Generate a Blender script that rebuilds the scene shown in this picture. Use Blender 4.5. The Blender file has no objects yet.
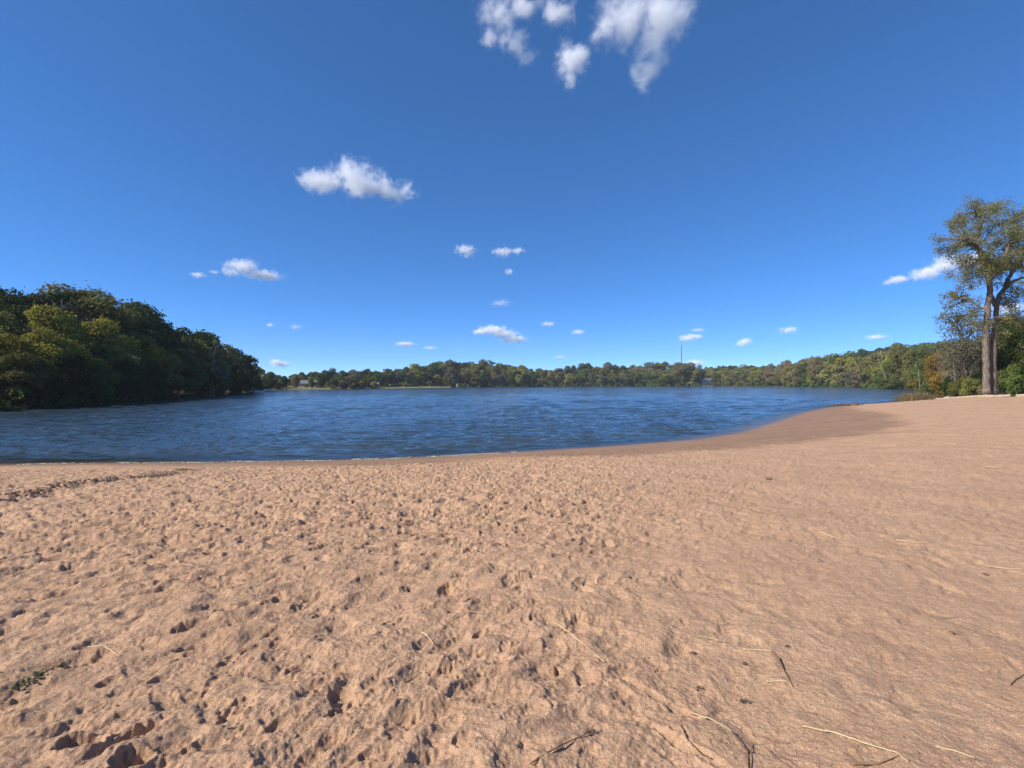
import bpy, math, random, time
import numpy as np
from mathutils import Matrix, Vector
T0 = time.time()
rng = np.random.default_rng(7)
random.seed(7)
scene = bpy.context.scene
COL = scene.collection
R = math.radians

# ------------------------------------------------------------------ camera geometry
F = 500.0            # focal length in pixels (1024 px wide frame)
CAMZ = 4.0           # eye height above the lake
ROLL = 3.0 / 1024.0  # slight camera roll
def ray(px, py):
    u = (px - 512.0) / F; v = (384.0 - py) / F
    return np.array([u + v * ROLL, 1.0, v - u * ROLL])
def hor(px): return 385.5 - 3.0 * px / 1024.0
def plan(px, py):                      # pixel on the water plane -> (x, y)
    d = ray(px, py); t = CAMZ / -d[2]
    return (d[0] * t, t)

SUN_EL = R(38); SUN_AZ = R(-111)        # azimuth from +Y, clockwise (negative: to the west/left)
SUN_DIR = Vector((math.sin(SUN_AZ) * math.cos(SUN_EL), math.cos(SUN_AZ) * math.cos(SUN_EL), math.sin(SUN_EL)))

# ------------------------------------------------------------------ numpy noise
_perm = rng.permutation(512).astype(np.int64)
_g = rng.normal(size=(512, 2)); _g /= np.linalg.norm(_g, axis=1)[:, None]
def perlin(x, y):
    xi = np.floor(x).astype(np.int64); yi = np.floor(y).astype(np.int64)
    xf = x - xi; yf = y - yi
    u = xf * xf * xf * (xf * (xf * 6 - 15) + 10); v = yf * yf * yf * (yf * (yf * 6 - 15) + 10)
    def gr(a, b, fx, fy):
        h = _perm[(_perm[(xi + a) & 511] + yi + b) & 511]
        g = _g[h]
        return g[..., 0] * fx + g[..., 1] * fy
    n00 = gr(0, 0, xf, yf); n10 = gr(1, 0, xf - 1, yf)
    n01 = gr(0, 1, xf, yf - 1); n11 = gr(1, 1, xf - 1, yf - 1)
    a = n00 + u * (n10 - n00); b = n01 + u * (n11 - n01)
    return (a + v * (b - a)) * 1.5
def fbm(x, y, octs=4, gain=0.5):
    s = 0; a = 1.0
    for k in range(octs):
        s = s + a * perlin(x * 2 ** k + 17.3 * k, y * 2 ** k - 9.1 * k); a *= gain
    return s
def sstep(a, b, x):
    t = np.clip((x - a) / (b - a), 0, 1); return t * t * (3 - 2 * t)

# ------------------------------------------------------------------ the lake outline
BEACH_PX = [(0, 465), (100, 463.5), (200, 463), (320, 461), (400, 458.5), (460, 455.5), (540, 451), (620, 446), (700, 439.5),
            (745, 432.5), (785, 420), (808, 412), (832, 407), (860, 404.3), (905, 402), (925, 399.8), (943, 396.8)]
BANK_PX = [(948, 392), (925, 390), (905, 388.6), (860, 387.6), (800, 386.8), (720, 386.2), (640, 386.4), (540, 386.8), (480, 387.3),
           (420, 388), (360, 389), (300, 389.8), (272, 390.3), (262, 391.5), (235, 394), (200, 397), (150, 401), (100, 405), (50, 408),
           (0, 410.5), (-60, 413)]
BEACH = np.array([(-60.0, 22.0), (-42.0, 24.2)] + [plan(*p) for p in BEACH_PX])
BANK = np.array([plan(*p) for p in BANK_PX] + [(-125.0, 66.0), (-150.0, 45.0), (-120.0, 22.0)])
def seg_dist(x, y, P):
    d = np.full(x.shape, 1e9)
    for (ax, ay), (bx, by) in zip(P[:-1], P[1:]):
        dx, dy = bx - ax, by - ay
        t = np.clip(((x - ax) * dx + (y - ay) * dy) / (dx * dx + dy * dy), 0, 1)
        d = np.minimum(d, np.hypot(x - ax - t * dx, y - ay - t * dy))
    return d
POLY = np.vstack([BEACH, BANK])
def inside(x, y):
    c = np.zeros(x.shape, bool); n = len(POLY)
    for i in range(n):
        x1, y1 = POLY[i]; x2, y2 = POLY[(i + 1) % n]
        if y1 == y2: continue
        c ^= ((y1 > y) != (y2 > y)) & (x < (x2 - x1) * (y - y1) / (y2 - y1) + x1)
    return c
HILL = np.array([(-400, 12), (230, 12), (262, 5), (300, 2.5), (380, 4), (420, 10), (500, 17), (560, 11), (700, 9), (780, 11), (840, 16),
                 (920, 15), (960, 9), (1030, 5), (1300, 4)], float)
def terrain(x, y):
    """height, signed shore distance (land > 0), beach weight"""
    x = np.asarray(x, float); y = np.asarray(y, float)
    db = seg_dist(x, y, BEACH); dk = seg_dist(x, y, BANK)
    closing = seg_dist(x, y, np.array([BEACH[-1], BANK[0]])); closing2 = seg_dist(x, y, np.array([BANK[-1], BEACH[0]]))
    ins = inside(x, y)
    d = np.minimum(np.minimum(db, dk), np.minimum(closing, closing2))
    sd = np.where(ins, -d, d)
    w = sstep(0.42, 0.58, dk / (db + dk + 1e-6))
    t = np.clip(sd, 0, None) / 30.0
    tt = np.minimum(t, 1.0)
    zb = 2.5 * (1.45 * tt - 0.45 * tt ** 2 * (1.0)) / 1.0 * np.where(t < 1, 1, 1)
    zb = np.minimum(zb, 2.5 - 0.0 * t)
    zb = zb * (1 - 0.25 * np.exp(-(sd / 6.0) ** 2))
    pxs = 512 + F * x / np.maximum(y, 5.0)
    hh = np.interp(pxs, HILL[:, 0], HILL[:, 1])
    hh = np.where(y < 20, 4, hh)
    W = np.where(pxs < 262, 48.0, 100.0)
    zk = 0.35 * sstep(0, 3, sd) + np.clip(sd, 0, 40) * 0.03 + hh * sstep(4, W, sd)
    z = np.where(sd > 0, w * zb + (1 - w) * zk, np.maximum(sd * 0.11, -2.5))
    return z, sd, w
def gz(x, y): return float(terrain(np.array([x]), np.array([y]))[0][0])
EDGE = [(95.0, 112.0), (84.0, 96.0), (75.7, 80.0), (71.5, 69.0), (86.0, 55.0), (130.0, 40.0)]     # top edge of the beach, right
def behind_edge(x, y):                  # > 0: on the forest side
    P = np.array([(120.0, 150.0)] + EDGE)
    c = np.zeros(x.shape, bool)
    poly = np.vstack([P, [(900, 40), (900, 900), (150, 900)]])
    n = len(poly)
    for i in range(n):
        x1, y1 = poly[i]; x2, y2 = poly[(i + 1) % n]
        if y1 == y2: continue
        c ^= ((y1 > y) != (y2 > y)) & (x < (x2 - x1) * (y - y1) / (y2 - y1) + x1)
    return c

# ------------------------------------------------------------------ object helpers
def mesh_obj(name, V, Fc, mat=None, parent=None, smooth=False, quads=True, attrs=None):
    me = bpy.data.meshes.new(name)
    V = np.asarray(V, np.float32)
    if isinstance(Fc, np.ndarray):
        k = Fc.shape[1]; n = len(Fc)
        me.vertices.add(len(V)); me.vertices.foreach_set('co', V.ravel())
        me.loops.add(n * k); me.loops.foreach_set('vertex_index', Fc.astype(np.int32).ravel())
        me.polygons.add(n)
        me.polygons.foreach_set('loop_start', np.arange(0, n * k, k, dtype=np.int32))
        me.polygons.foreach_set('loop_total', np.full(n, k, np.int32))
        me.update(calc_edges=True)
    else:
        me.from_pydata(V.tolist(), [], Fc); me.update()
    if smooth: me.polygons.foreach_set('use_smooth', np.ones(len(me.polygons), bool))
    for an, (dom, vals) in (attrs or {}).items():
        a = me.attributes.new(an, 'FLOAT', dom); a.data.foreach_set('value', np.asarray(vals, np.float32))
    o = bpy.data.objects.new(name, me); COL.objects.link(o)
    if mat: me.materials.append(mat)
    if parent: o.parent = parent
    return o
def empty(name, loc=(0, 0, 0), rz=0):
    o = bpy.data.objects.new(name, None); COL.objects.link(o)
    o.location = loc; o.rotation_euler = (0, 0, rz); o.empty_display_size = 0.2
    return o
def tag(o, label=None, cat=None, group=None, kind=None):
    if label: o['label'] = label
    if cat: o['category'] = cat
    if group: o['group'] = group
    if kind: o['kind'] = kind
    return o
def copy_tree(o, parent=None):
    c = o.copy(); COL.objects.link(c)
    if parent: c.parent = parent
    for ch in list(o.children): copy_tree(ch, c)
    return c
class Shape:
    def __init__(s): s.v = []; s.f = []
    def box(s, x0, x1, y0, y1, z0, z1):
        n = len(s.v)
        s.v += [(x, y, z) for z in (z0, z1) for y in (y0, y1) for x in (x0, x1)]
        s.f += [[n + i for i in q] for q in ((0, 2, 3, 1), (4, 5, 7, 6), (0, 1, 5, 4), (2, 6, 7, 3), (0, 4, 6, 2), (1, 3, 7, 5))]
        return s
    def tube(s, pts, rad, sides=6, cap=True):
        pts = [np.asarray(p, float) for p in pts]; n = len(pts)
        if np.isscalar(rad): rad = [rad] * n
        t = [(pts[min(i + 1, n - 1)] - pts[max(i - 1, 0)]) for i in range(n)]
        t = [k / (np.linalg.norm(k) + 1e-9) for k in t]
        a = np.cross(t[0], (0.3, 0.9, 0.1)); 
        if np.linalg.norm(a) < 1e-3: a = np.cross(t[0], (1, 0, 0))
        a /= np.linalg.norm(a); base = len(s.v)
        for i in range(n):
            a = a - t[i] * np.dot(a, t[i]); a /= np.linalg.norm(a) + 1e-9
            b = np.cross(t[i], a)
            for k in range(sides):
                th = 2 * math.pi * k / sides
                s.v.append(tuple(pts[i] + rad[i] * (a * math.cos(th) + b * math.sin(th))))
        for i in range(n - 1):
            for k in range(sides):
                k2 = (k + 1) % sides
                s.f.append([base + i * sides + k, base + i * sides + k2, base + (i + 1) * sides + k2, base + (i + 1) * sides + k])
        if cap:
            s.f.append([base + k for k in range(sides)][::-1]); s.f.append([base + (n - 1) * sides + k for k in range(sides)])
        return s
    def poly(s, pts, f):
        n = len(s.v); s.v += [tuple(p) for p in pts]; s.f += [[n + i for i in q] for q in f]; return s
    def build(s, name, mat, parent=None, smooth=False): return mesh_obj(name, s.v, s.f, mat, parent, smooth)

# ------------------------------------------------------------------ materials
class N:
    def __init__(s, name):
        s.m = bpy.data.materials.new(name); s.m.use_nodes = True
        s.t = s.m.node_tree; s.t.nodes.clear(); s.out = s.t.nodes.new('ShaderNodeOutputMaterial')
    def n(s, typ, **kw):
        k = s.t.nodes.new('ShaderNode' + typ)
        for a, v in kw.items():
            if a.startswith('i_'): k.inputs[a[2:].replace('_', ' ')].default_value = v
            else: setattr(k, a, v)
        return k
    def l(s, a, b): s.t.links.new(a, b)
    def math(s, op, a, b=None, clamp=False):
        k = s.n('Math', operation=op, use_clamp=clamp)
        for i, q in enumerate((a, b)):
            if q is None: continue
            if hasattr(q, 'is_output'): s.l(q, k.inputs[i])
            else: k.inputs[i].default_value = q
        return k.outputs[0]
    def mix(s, fac, a, b, blend='MIX'):
        k = s.n('Mix', data_type='RGBA', blend_type=blend)
        for i, q in ((0, fac), (6, a), (7, b)):
            if hasattr(q, 'is_output'): s.l(q, k.inputs[i])
            elif i == 0: k.inputs[0].default_value = q
            else: k.inputs[i].default_value = (*q, 1)
        return k.outputs[2]
    def ramp(s, fac, *stops):
        k = s.n('ValToRGB'); s.l(fac, k.inputs[0]); e = k.color_ramp.elements
        while len(e) < len(stops): e.new(0.5)
        for el, (p, c) in zip(e, stops): el.position = p; el.color = (c, c, c, 1) if np.isscalar(c) else (*c, 1)
        return k.outputs[0]
    def noise(s, scale, detail=4, rough=0.55, coord='Object', dist=0.0, vec=None):
        k = s.n('TexNoise'); k.inputs['Scale'].default_value = scale; k.inputs['Detail'].default_value = detail
        k.inputs['Roughness'].default_value = rough; k.inputs['Distortion'].default_value = dist
        if vec is None: vec = s.n('TexCoord').outputs[coord]
        s.l(vec, k.inputs['Vector']); return k.outputs['Fac']
    def attr(s, name): return s.n('Attribute', attribute_name=name).outputs['Fac']
def rough_mat(name, c1, c2, scale=3.0, rough=0.85, bump=0.0, bscale=20.0, spec=0.3):
    n = N(name); f = n.noise(scale, 6)
    col = n.mix(n.ramp(f, (0.3, 0.0), (0.7, 1.0)), c1, c2)
    p = n.n('BsdfPrincipled', i_Roughness=rough); p.inputs['Specular IOR Level'].default_value = spec
    n.l(col, p.inputs['Base Color'])
    if bump:
        b = n.n('Bump', i_Strength=0.8, i_Distance=bump); n.l(n.noise(bscale, 6), b.inputs['Height']); n.l(b.outputs[0], p.inputs['Normal'])
    n.l(p.outputs[0], n.out.inputs[0]); return n.m
def leaf_mat(name, c1, c2, c3=None, trans=0.3):
    """foliage: each leaf its own tint between c1 and c2 (a few c3), each tree slightly its own hue"""
    n = N(name); a = n.attr('tint')
    col = n.mix(a, c1, c2)
    if c3: col = n.mix(n.ramp(a, (0.88, 0.0), (0.93, 1.0)), col, c3)
    oi = n.n('ObjectInfo').outputs['Random']
    hs = n.n('HueSaturation'); n.l(col, hs.inputs['Color'])
    n.l(n.math('ADD', n.math('MULTIPLY', oi, 0.045), 0.48), hs.inputs['Hue'])
    n.l(n.math('ADD', n.math('MULTIPLY', n.math('FRACT', n.math('MULTIPLY', oi, 7.31)), 0.45), 0.78), hs.inputs['Value'])
    d = n.n('BsdfDiffuse'); t = n.n('BsdfTranslucent'); n.l(hs.outputs[0], d.inputs[0]); n.l(hs.outputs[0], t.inputs[0])
    m = n.n('MixShader', i_Fac=trans); n.l(d.outputs[0], m.inputs[1]); n.l(t.outputs[0], m.inputs[2])
    n.l(m.outputs[0], n.out.inputs[0]); return n.m

M = {}
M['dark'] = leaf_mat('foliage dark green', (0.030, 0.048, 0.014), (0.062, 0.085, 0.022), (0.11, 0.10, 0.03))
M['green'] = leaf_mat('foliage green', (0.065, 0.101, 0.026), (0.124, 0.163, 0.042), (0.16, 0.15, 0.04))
M['olive'] = leaf_mat('foliage olive', (0.115, 0.124, 0.035), (0.203, 0.196, 0.057), (0.20, 0.14, 0.05))
M['yellow'] = leaf_mat('foliage yellow green', (0.161, 0.161, 0.030), (0.287, 0.253, 0.046), (0.27, 0.18, 0.04))
M['tan'] = leaf_mat('foliage tan', (0.150, 0.122, 0.062), (0.225, 0.185, 0.095), (0.18, 0.165, 0.06))
M['orange'] = leaf_mat('foliage orange', (0.20, 0.125, 0.030), (0.32, 0.20, 0.045), (0.18, 0.17, 0.05))
M['grey'] = leaf_mat('foliage grey green', (0.119, 0.123, 0.073), (0.175, 0.171, 0.105), (0.15, 0.11, 0.06))
M['cotton'] = leaf_mat('foliage cottonwood', (0.135, 0.142, 0.058), (0.265, 0.250, 0.092), (0.36, 0.27, 0.08), 0.38)
M['pale'] = leaf_mat('foliage pale olive', (0.165, 0.160, 0.058), (0.265, 0.245, 0.088), (0.28, 0.20, 0.07))
M['bark'] = rough_mat('grey brown bark', (0.10, 0.078, 0.06), (0.21, 0.17, 0.13), 2.0, 0.9, 0.05, 5.0)
M['palebark'] = rough_mat('pale bark', (0.26, 0.235, 0.20), (0.42, 0.39, 0.34), 1.5, 0.85, 0.02, 6.0)
M['deadbark'] = rough_mat('weathered grey wood', (0.16, 0.14, 0.125), (0.27, 0.24, 0.21), 1.5, 0.9)

# ------------------------------------------------------------------ tree library
def leaves(P, Nrm, size, aspect=1.5, jitter=0.35):
    """one bent leaf-clump quad per point"""
    n = len(P)
    r = rng.normal(size=(n, 3)); t = np.cross(Nrm, r); t /= np.linalg.norm(t, axis=1)[:, None] + 1e-9
    b = np.cross(Nrm, t)
    s = size * (1 + jitter * rng.uniform(-1, 1, n))[:, None]
    bend = Nrm * s * rng.uniform(-0.25, 0.25, (n, 1))
    L = t * s * aspect * 0.5; B = b * s * 0.5
    V = np.stack([P - L, P - B + bend, P + L, P + B + bend], 1).reshape(-1, 3)
    Fq = np.arange(4 * n).reshape(n, 4)
    return V, Fq
def unit(n):
    d = rng.normal(size=(n, 3)); return d / np.linalg.norm(d, axis=1)[:, None]
def lobed_crown(nl, nleaf, leaf, rad=(0.34, 0.34), zc=0.57, zr=0.43, lr=(0.09, 0.17), top=0.0, stray=0.08, shell=0.2):
    c = []
    while len(c) < nl:
        p = rng.uniform(-1, 1, 3)
        q = np.linalg.norm(p)
        if q > 1 or q < 0.45: continue
        c.append(p)
    c = np.array(c)
    taper = 1 - top * np.clip(c[:, 2], 0, 1)
    C = np.stack([c[:, 0] * rad[0] * 0.82 * taper, c[:, 1] * rad[1] * 0.82 * taper, zc + c[:, 2] * zr * 0.86], 1)
    lrad = rng.uniform(lr[0], lr[1], nl)
    pick = rng.choice(nl, nleaf, p=lrad ** 2 / (lrad ** 2).sum())
    d = unit(nleaf); d[:, 2] = np.abs(d[:, 2]) * np.where(rng.random(nleaf) < 0.72, 1, -1)
    rr = lrad[pick] * np.clip(rng.normal(0.88, shell, nleaf), 0.1, 1.45)
    sq = np.array([1.15, 1.15, 0.8])
    P = C[pick] + d * rr[:, None] * sq
    ns = int(nleaf * stray); P[:ns] += rng.normal(0, 0.035, (ns, 3))
    P[:, 2] = np.maximum(P[:, 2], 0.02)
    nr = d * 0.8 + unit(nleaf) * 0.7 + np.array([0, 0, 0.25]); nr /= np.linalg.norm(nr, axis=1)[:, None]
    V, Fq = leaves(P, nr, leaf)
    base = rng.random(nl)
    tint = np.clip(0.6 * base[pick] + 0.4 * rng.random(nleaf), 0, 1)
    return V, Fq, tint, C
def limbs_for(C, n, r0=0.022, ztrunk=0.72, lean=(0, 0)):
    s = Shape()
    k = 7
    tr = [(lean[0] * (i / k) ** 2 + rng.normal(0, 0.006), lean[1] * (i / k) ** 2 + rng.normal(0, 0.006), -0.03 + (ztrunk + 0.03) * i / k) for i in range(k + 1)]
    s.tube(tr, [r0 * (1.25 if i == 0 else 1 - 0.75 * i / k) for i in range(k + 1)], 8)
    for c in C[rng.permutation(len(C))[:n]]:
        i = min(k - 1, max(2, int(k * (c[2] * 0.62) / ztrunk)))
        a = np.array(tr[i]); m = (a + c) / 2 + np.array([0, 0, 0.02]) + rng.normal(0, 0.012, 3)
        s.tube([a, a * 0.55 + m * 0.45 + rng.normal(0, .006, 3), m, m * 0.4 + c * 0.6 + rng.normal(0, .01, 3), c], [r0 * 0.5, r0 * 0.42, r0 * 0.32, r0 * 0.2, r0 * 0.1], 5)
    return s
LIB = {}
def proto(key, name, nl, nleaf, leaf, nlimb=9, r0=0.022, mat='olive', bark='bark', **kw):
    V, Fq, tint, C = lobed_crown(nl, nleaf, leaf, **kw)
    root = empty(name, (0, 0, -500))
    t = limbs_for(C, nlimb, r0).build('trunk', M[bark], root, smooth=True)
    c = mesh_obj('crown', V, Fq, M[mat], root, attrs={'tint': ('FACE', tint)})
    for o in (t, c): o.material_slots[0].link = 'OBJECT'; o.material_slots[0].material = o.data.materials[0]
    LIB[key] = root
    return root
for i in range(8):    # far trees: about a metre to the pixel
    proto(('far', i), 'broadleaf_tree', 15 + 2 * i, 3400, 0.044, rad=(0.36 + 0.03 * (i % 3),) * 2, zc=0.51, zr=0.49, lr=(0.08, 0.20), top=0.15 * (i % 3), shell=0.14)
for i in range(2):
    proto(('farbush', i), 'shrub', 16, 1300, 0.085, 5, 0.02, rad=(0.55, 0.55), zc=0.48, zr=0.5, lr=(0.14, 0.26))
for i in range(6):    # hillside trees: 0.2 - 0.5 m to the pixel
    proto(('near', i), 'broadleaf_tree', 26 + 4 * i, 16000, 0.021, 14, 0.02, rad=(0.37 + 0.02 * (i % 3),) * 2, zc=0.53, zr=0.47, lr=(0.07, 0.185), top=0.12 * (i % 3), shell=0.11)
for i in range(2):
    proto(('bush', i), 'shrub', 26, 9000, 0.040, 9, 0.018, rad=(0.58, 0.58), zc=0.47, zr=0.5, lr=(0.12, 0.24))
proto(('thin', 0), 'broadleaf_tree', 60, 7000, 0.012, 30, 0.012, bark='bark', rad=(0.34, 0.34), zc=0.6, zr=0.4, lr=(0.05, 0.11), stray=0.4)
TREES = []
def plant(key, name, x, y, h, wid=1.0, mat=None, z=None, info=None, group=None, lean=0.0):
    o = copy_tree(LIB[key]); o.name = name
    z = gz(x, y) if z is None else z
    o.location = (x, y, z - 0.1); o.scale = (h * wid, h * wid, h); o.rotation_euler = (lean * random.uniform(-1, 1), lean * random.uniform(-1, 1), random.uniform(0, 6.28))
    if mat:
        for c in o.children:
            if c.name.startswith('crown'): c.material_slots[0].link = 'OBJECT'; c.material_slots[0].material = M[mat]
    o['category'] = 'shrub' if name == 'shrub' else 'tree'
    if group: o['group'] = group
    if info: TREES.append((o, info, x / y))
    return o

# silhouette of the wooded skyline, in pixels of the photograph, used to size the trees
TOP = np.array([(-140, 262), (-60, 278), (0, 286), (15, 285), (60, 288), (85, 292), (110, 300), (150, 309), (180, 320), (205, 331), (230, 346), (245, 358), (258, 366),
                (275, 373), (290, 376), (300, 372), (330, 370), (352, 368), (372, 371), (400, 366), (425, 362), (460, 359.5), (490, 360), (515, 364),
                (540, 368), (570, 365), (590, 361.5), (605, 362), (612, 365), (640, 362.5), (660, 362), (680, 362), (700, 366), (730, 365), (760, 363),
                (790, 360), (800, 355), (812, 350), (830, 349), (850, 349), (870, 346), (890, 341), (900, 343), (912, 346), (940, 344), (970, 340), (1010, 335), (1100, 330)], float)
BK = np.array([(p[0], 4 * F / (p[1] - hor(p[0]))) for p in BANK_PX], float)[::-1]
def yshore(px): return float(np.interp(px, BK[:, 0], BK[:, 1]))
def topz(px, y, frac=1.0, jit=0.0):
    t = float(np.interp(px, TOP[:, 0], TOP[:, 1])); base = hor(px) + 4 * F / y
    py = base + (t - base) * frac + jit
    return CAMZ + (hor(px) - py) / F * y
def wchoice(d): return random.choices(list(d), weights=list(d.values()))[0]
ZONES = [(-200, 32, 'on the near shaded hillside'), (32, 78, 'above the orange waterline bush'), (78, 130, 'past the orange waterline bush'),
         (130, 190, 'where the shaded hillside falls'), (190, 268, 'at the shaded hillside tip'),
         (268, 345, 'by the pale lawn houses'), (345, 405, 'around the grey lakeside shelter'), (405, 470, 'behind the two pale boathouses'),
         (470, 540, 'near the bright yellow lakeside tree'), (540, 600, 'near the tiny white shed'), (600, 660, 'between white shed and mast'),
         (660, 700, 'below the radio mast'), (700, 750, 'near the white lakeside house'), (750, 800, 'by the bare snags'),
         (800, 850, 'where the far wood rises'), (850, 905, 'around the leaning pale trunk'), (905, 1100, 'beyond the reed clump')]
def zone(px):
    for a, b, t in ZONES:
        if a <= px < b: return t
    return ZONES[-1][2]
# --- shaded hillside on the near left
ROWS = [(4, 0.42, 'at the waterline'), (13, 0.60, 'low on the slope'), (25, 0.80, 'high on the slope'), (40, 1.03, 'on the skyline')]
for ri, (dy, frac, where) in enumerate(ROWS):
    px = -95.0 + 9 * ri
    while px < 285:
        y = yshore(px) + dy * random.uniform(0.8, 1.2)
        x = (px - 512) / F * y
        h = topz(px, y, frac, random.uniform(-3, 4)) - gz(x, y)
        h = max(3.5, min(30, h)) * random.uniform(.93, 1.08)
        mat = wchoice({'dark': 6, 'green': 2, 'olive': .6} if ri == 0 else {'dark': 4, 'green': 3, 'olive': 3, 'grey': 0.4, 'yellow': .6} if px > 110 else {'dark': 2.5, 'green': 2.5, 'olive': 4, 'yellow': 1.5})  # sun and shade put into leaf colour: dark lowest row, olive and yellow above
        near = px < 200
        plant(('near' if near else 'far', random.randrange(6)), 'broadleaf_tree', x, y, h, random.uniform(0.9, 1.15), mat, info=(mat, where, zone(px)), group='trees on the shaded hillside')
        px += max(6.0, (5.2 + 0.7 * ri) * F / y * random.uniform(0.8, 1.2))
# --- the far shore
LAWN = [(282, 332), (345, 352), (378, 447), (690, 711)]
ROWS2 = [(6, 0.58, 'at the waterline', 8.5), (26, 0.84, 'in the middle', 9.5), (60, 1.06, 'on the skyline', 8.5)]
for ri, (dy, frac, where, sp) in enumerate(ROWS2):
    px = 288.0 + 3 * ri
    while px < 912:
        lawn = any(a < px < b for a, b in LAWN)
        house = (298 < px < 323) or (364 < px < 382) or (448 < px < 475) or (699 < px < 727)
        if ri == 0 and lawn or (ri == 0 and house): px += 3; continue
        y = yshore(px) + dy * random.uniform(0.8, 1.25) + (22 if lawn and ri == 1 else 0)
        x = (px - 512) / F * y
        fr = frac * random.uniform(0.82, 1.08)
        h = topz(px, y, min(fr, 1.07), random.uniform(-0.8, 1.2)) - gz(x, y)
        h = max(5, min(30, h))
        if px < 470: mix = {'dark': 1.2, 'green': 4, 'olive': 5, 'grey': 1.5, 'tan': 1.2, 'yellow': 0.8}
        elif px < 700: mix = {'dark': .4, 'green': 2.2, 'olive': 5, 'grey': 1.6, 'pale': 2, 'tan': 1.6, 'yellow': 1.6}
        else: mix = {'green': 1.2, 'olive': 3, 'pale': 5, 'grey': .8, 'tan': 1.6, 'yellow': 2.6}
        mat = wchoice(mix)
        plant(('far', random.randrange(8)), 'broadleaf_tree', x, y, h, random.uniform(0.75, 1.2) * (1.2 if h < 12 else 1), mat, info=(mat, where, zone(px)), group='trees on the far shore')
        px += sp * random.uniform(0.75, 1.25)
px = 286.0
while px < 905:      # low shrubs along the far waterline
    if not (282 < px < 332 or 378 < px < 445 or 690 < px < 711):
        y = yshore(px) + random.uniform(1.5, 4); x = (px - 512) / F * y
        mat = wchoice({'green': 3, 'olive': 4, 'yellow': 1.5, 'tan': 1.5, 'dark': 1})
        plant(('farbush', random.randrange(2)), 'shrub', x, y, random.uniform(3.5, 6.5), 1.0, mat, info=(mat, 'at the waterline', zone(px)), group='shrubs along the far waterline')
    px += random.uniform(8, 14)
def spot(px, y): return ((px - 512) / F * y, y)
def single(key, name, px, y, top, mat, label, wid=1.0, z=None):
    x, y = spot(px, y); g = gz(x, y) if z is None else z
    h = CAMZ + (hor(px) - top) / F * y - g
    o = plant(key, name, x, y, h, wid, mat, z=g); o['label'] = label; return o
single(('near', 1), 'broadleaf_tree', 521, 690, 369.5, 'yellow', 'bright yellow green tree alone on the far waterline between darker trees', 1.25)
single(('near', 2), 'broadleaf_tree', 478, 668, 365.0, 'tan', 'large rusty tan tree below the highest part of the far ridge', 1.1)
single(('near', 3), 'broadleaf_tree', 437, 598, 374.0, 'yellow', 'yellow green tree just behind the first pale boathouse')
single(('near', 0), 'broadleaf_tree', 682, 730, 361.0, 'tan', 'rusty tan tree directly below the radio mast', 1.1)
single(('bush', 0), 'shrub', 92, 105, 379.0, 'orange', 'small orange bush at the foot of the shaded hillside', 0.7)
single(('near', 4), 'broadleaf_tree', 50, 97, 327.0, 'yellow', 'sunlit yellow green tree halfway up the shaded hillside', 0.9)
single(('near', 2), 'broadleaf_tree', 12, 92, 334.0, 'yellow', 'sunlit yellow green tree at the frame edge on the shaded hillside', 0.9)
single(('near', 0), 'broadleaf_tree', 20, 86, 350.0, 'olive', 'low olive tree leaning out over the water at the near hillside', 1.1)
single(('near', 1), 'broadleaf_tree', 152, 136, 338.0, 'yellow', 'sunlit yellow tree amid dark trees on the falling slope', 0.8)
single(('far', 1), 'broadleaf_tree', 430, 640, 362.5, 'dark', 'dark rounded tree standing above the lawn on the far ridge', 1.1)
for px_, dy_, tp_, mt_, lb_ in ((311.5, 24, 377, 'green', 'small green tree between the long house and the white gabled one'),
                                (321, 26, 372, 'green', 'green tree beside the small white gabled house'), (295, 30, 374, 'tan', 'tan tree in front of the half hidden whitish house'),
                                (725.5, 12, 374, 'olive', 'olive tree in front of the pinkish brick house'), (716, 12, 372, 'green', 'green tree between the white house and the pinkish brick house'),
                                (699.5, 16, 372, 'dark', 'dark tree beside the two storey white house'), (368, 14, 378, 'olive', 'low olive tree in front of the grey shelter')):
    single(('far', int(px_) % 8), 'broadleaf_tree', px_, yshore(px_) + dy_, tp_, mt_, lb_, 0.75)
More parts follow.
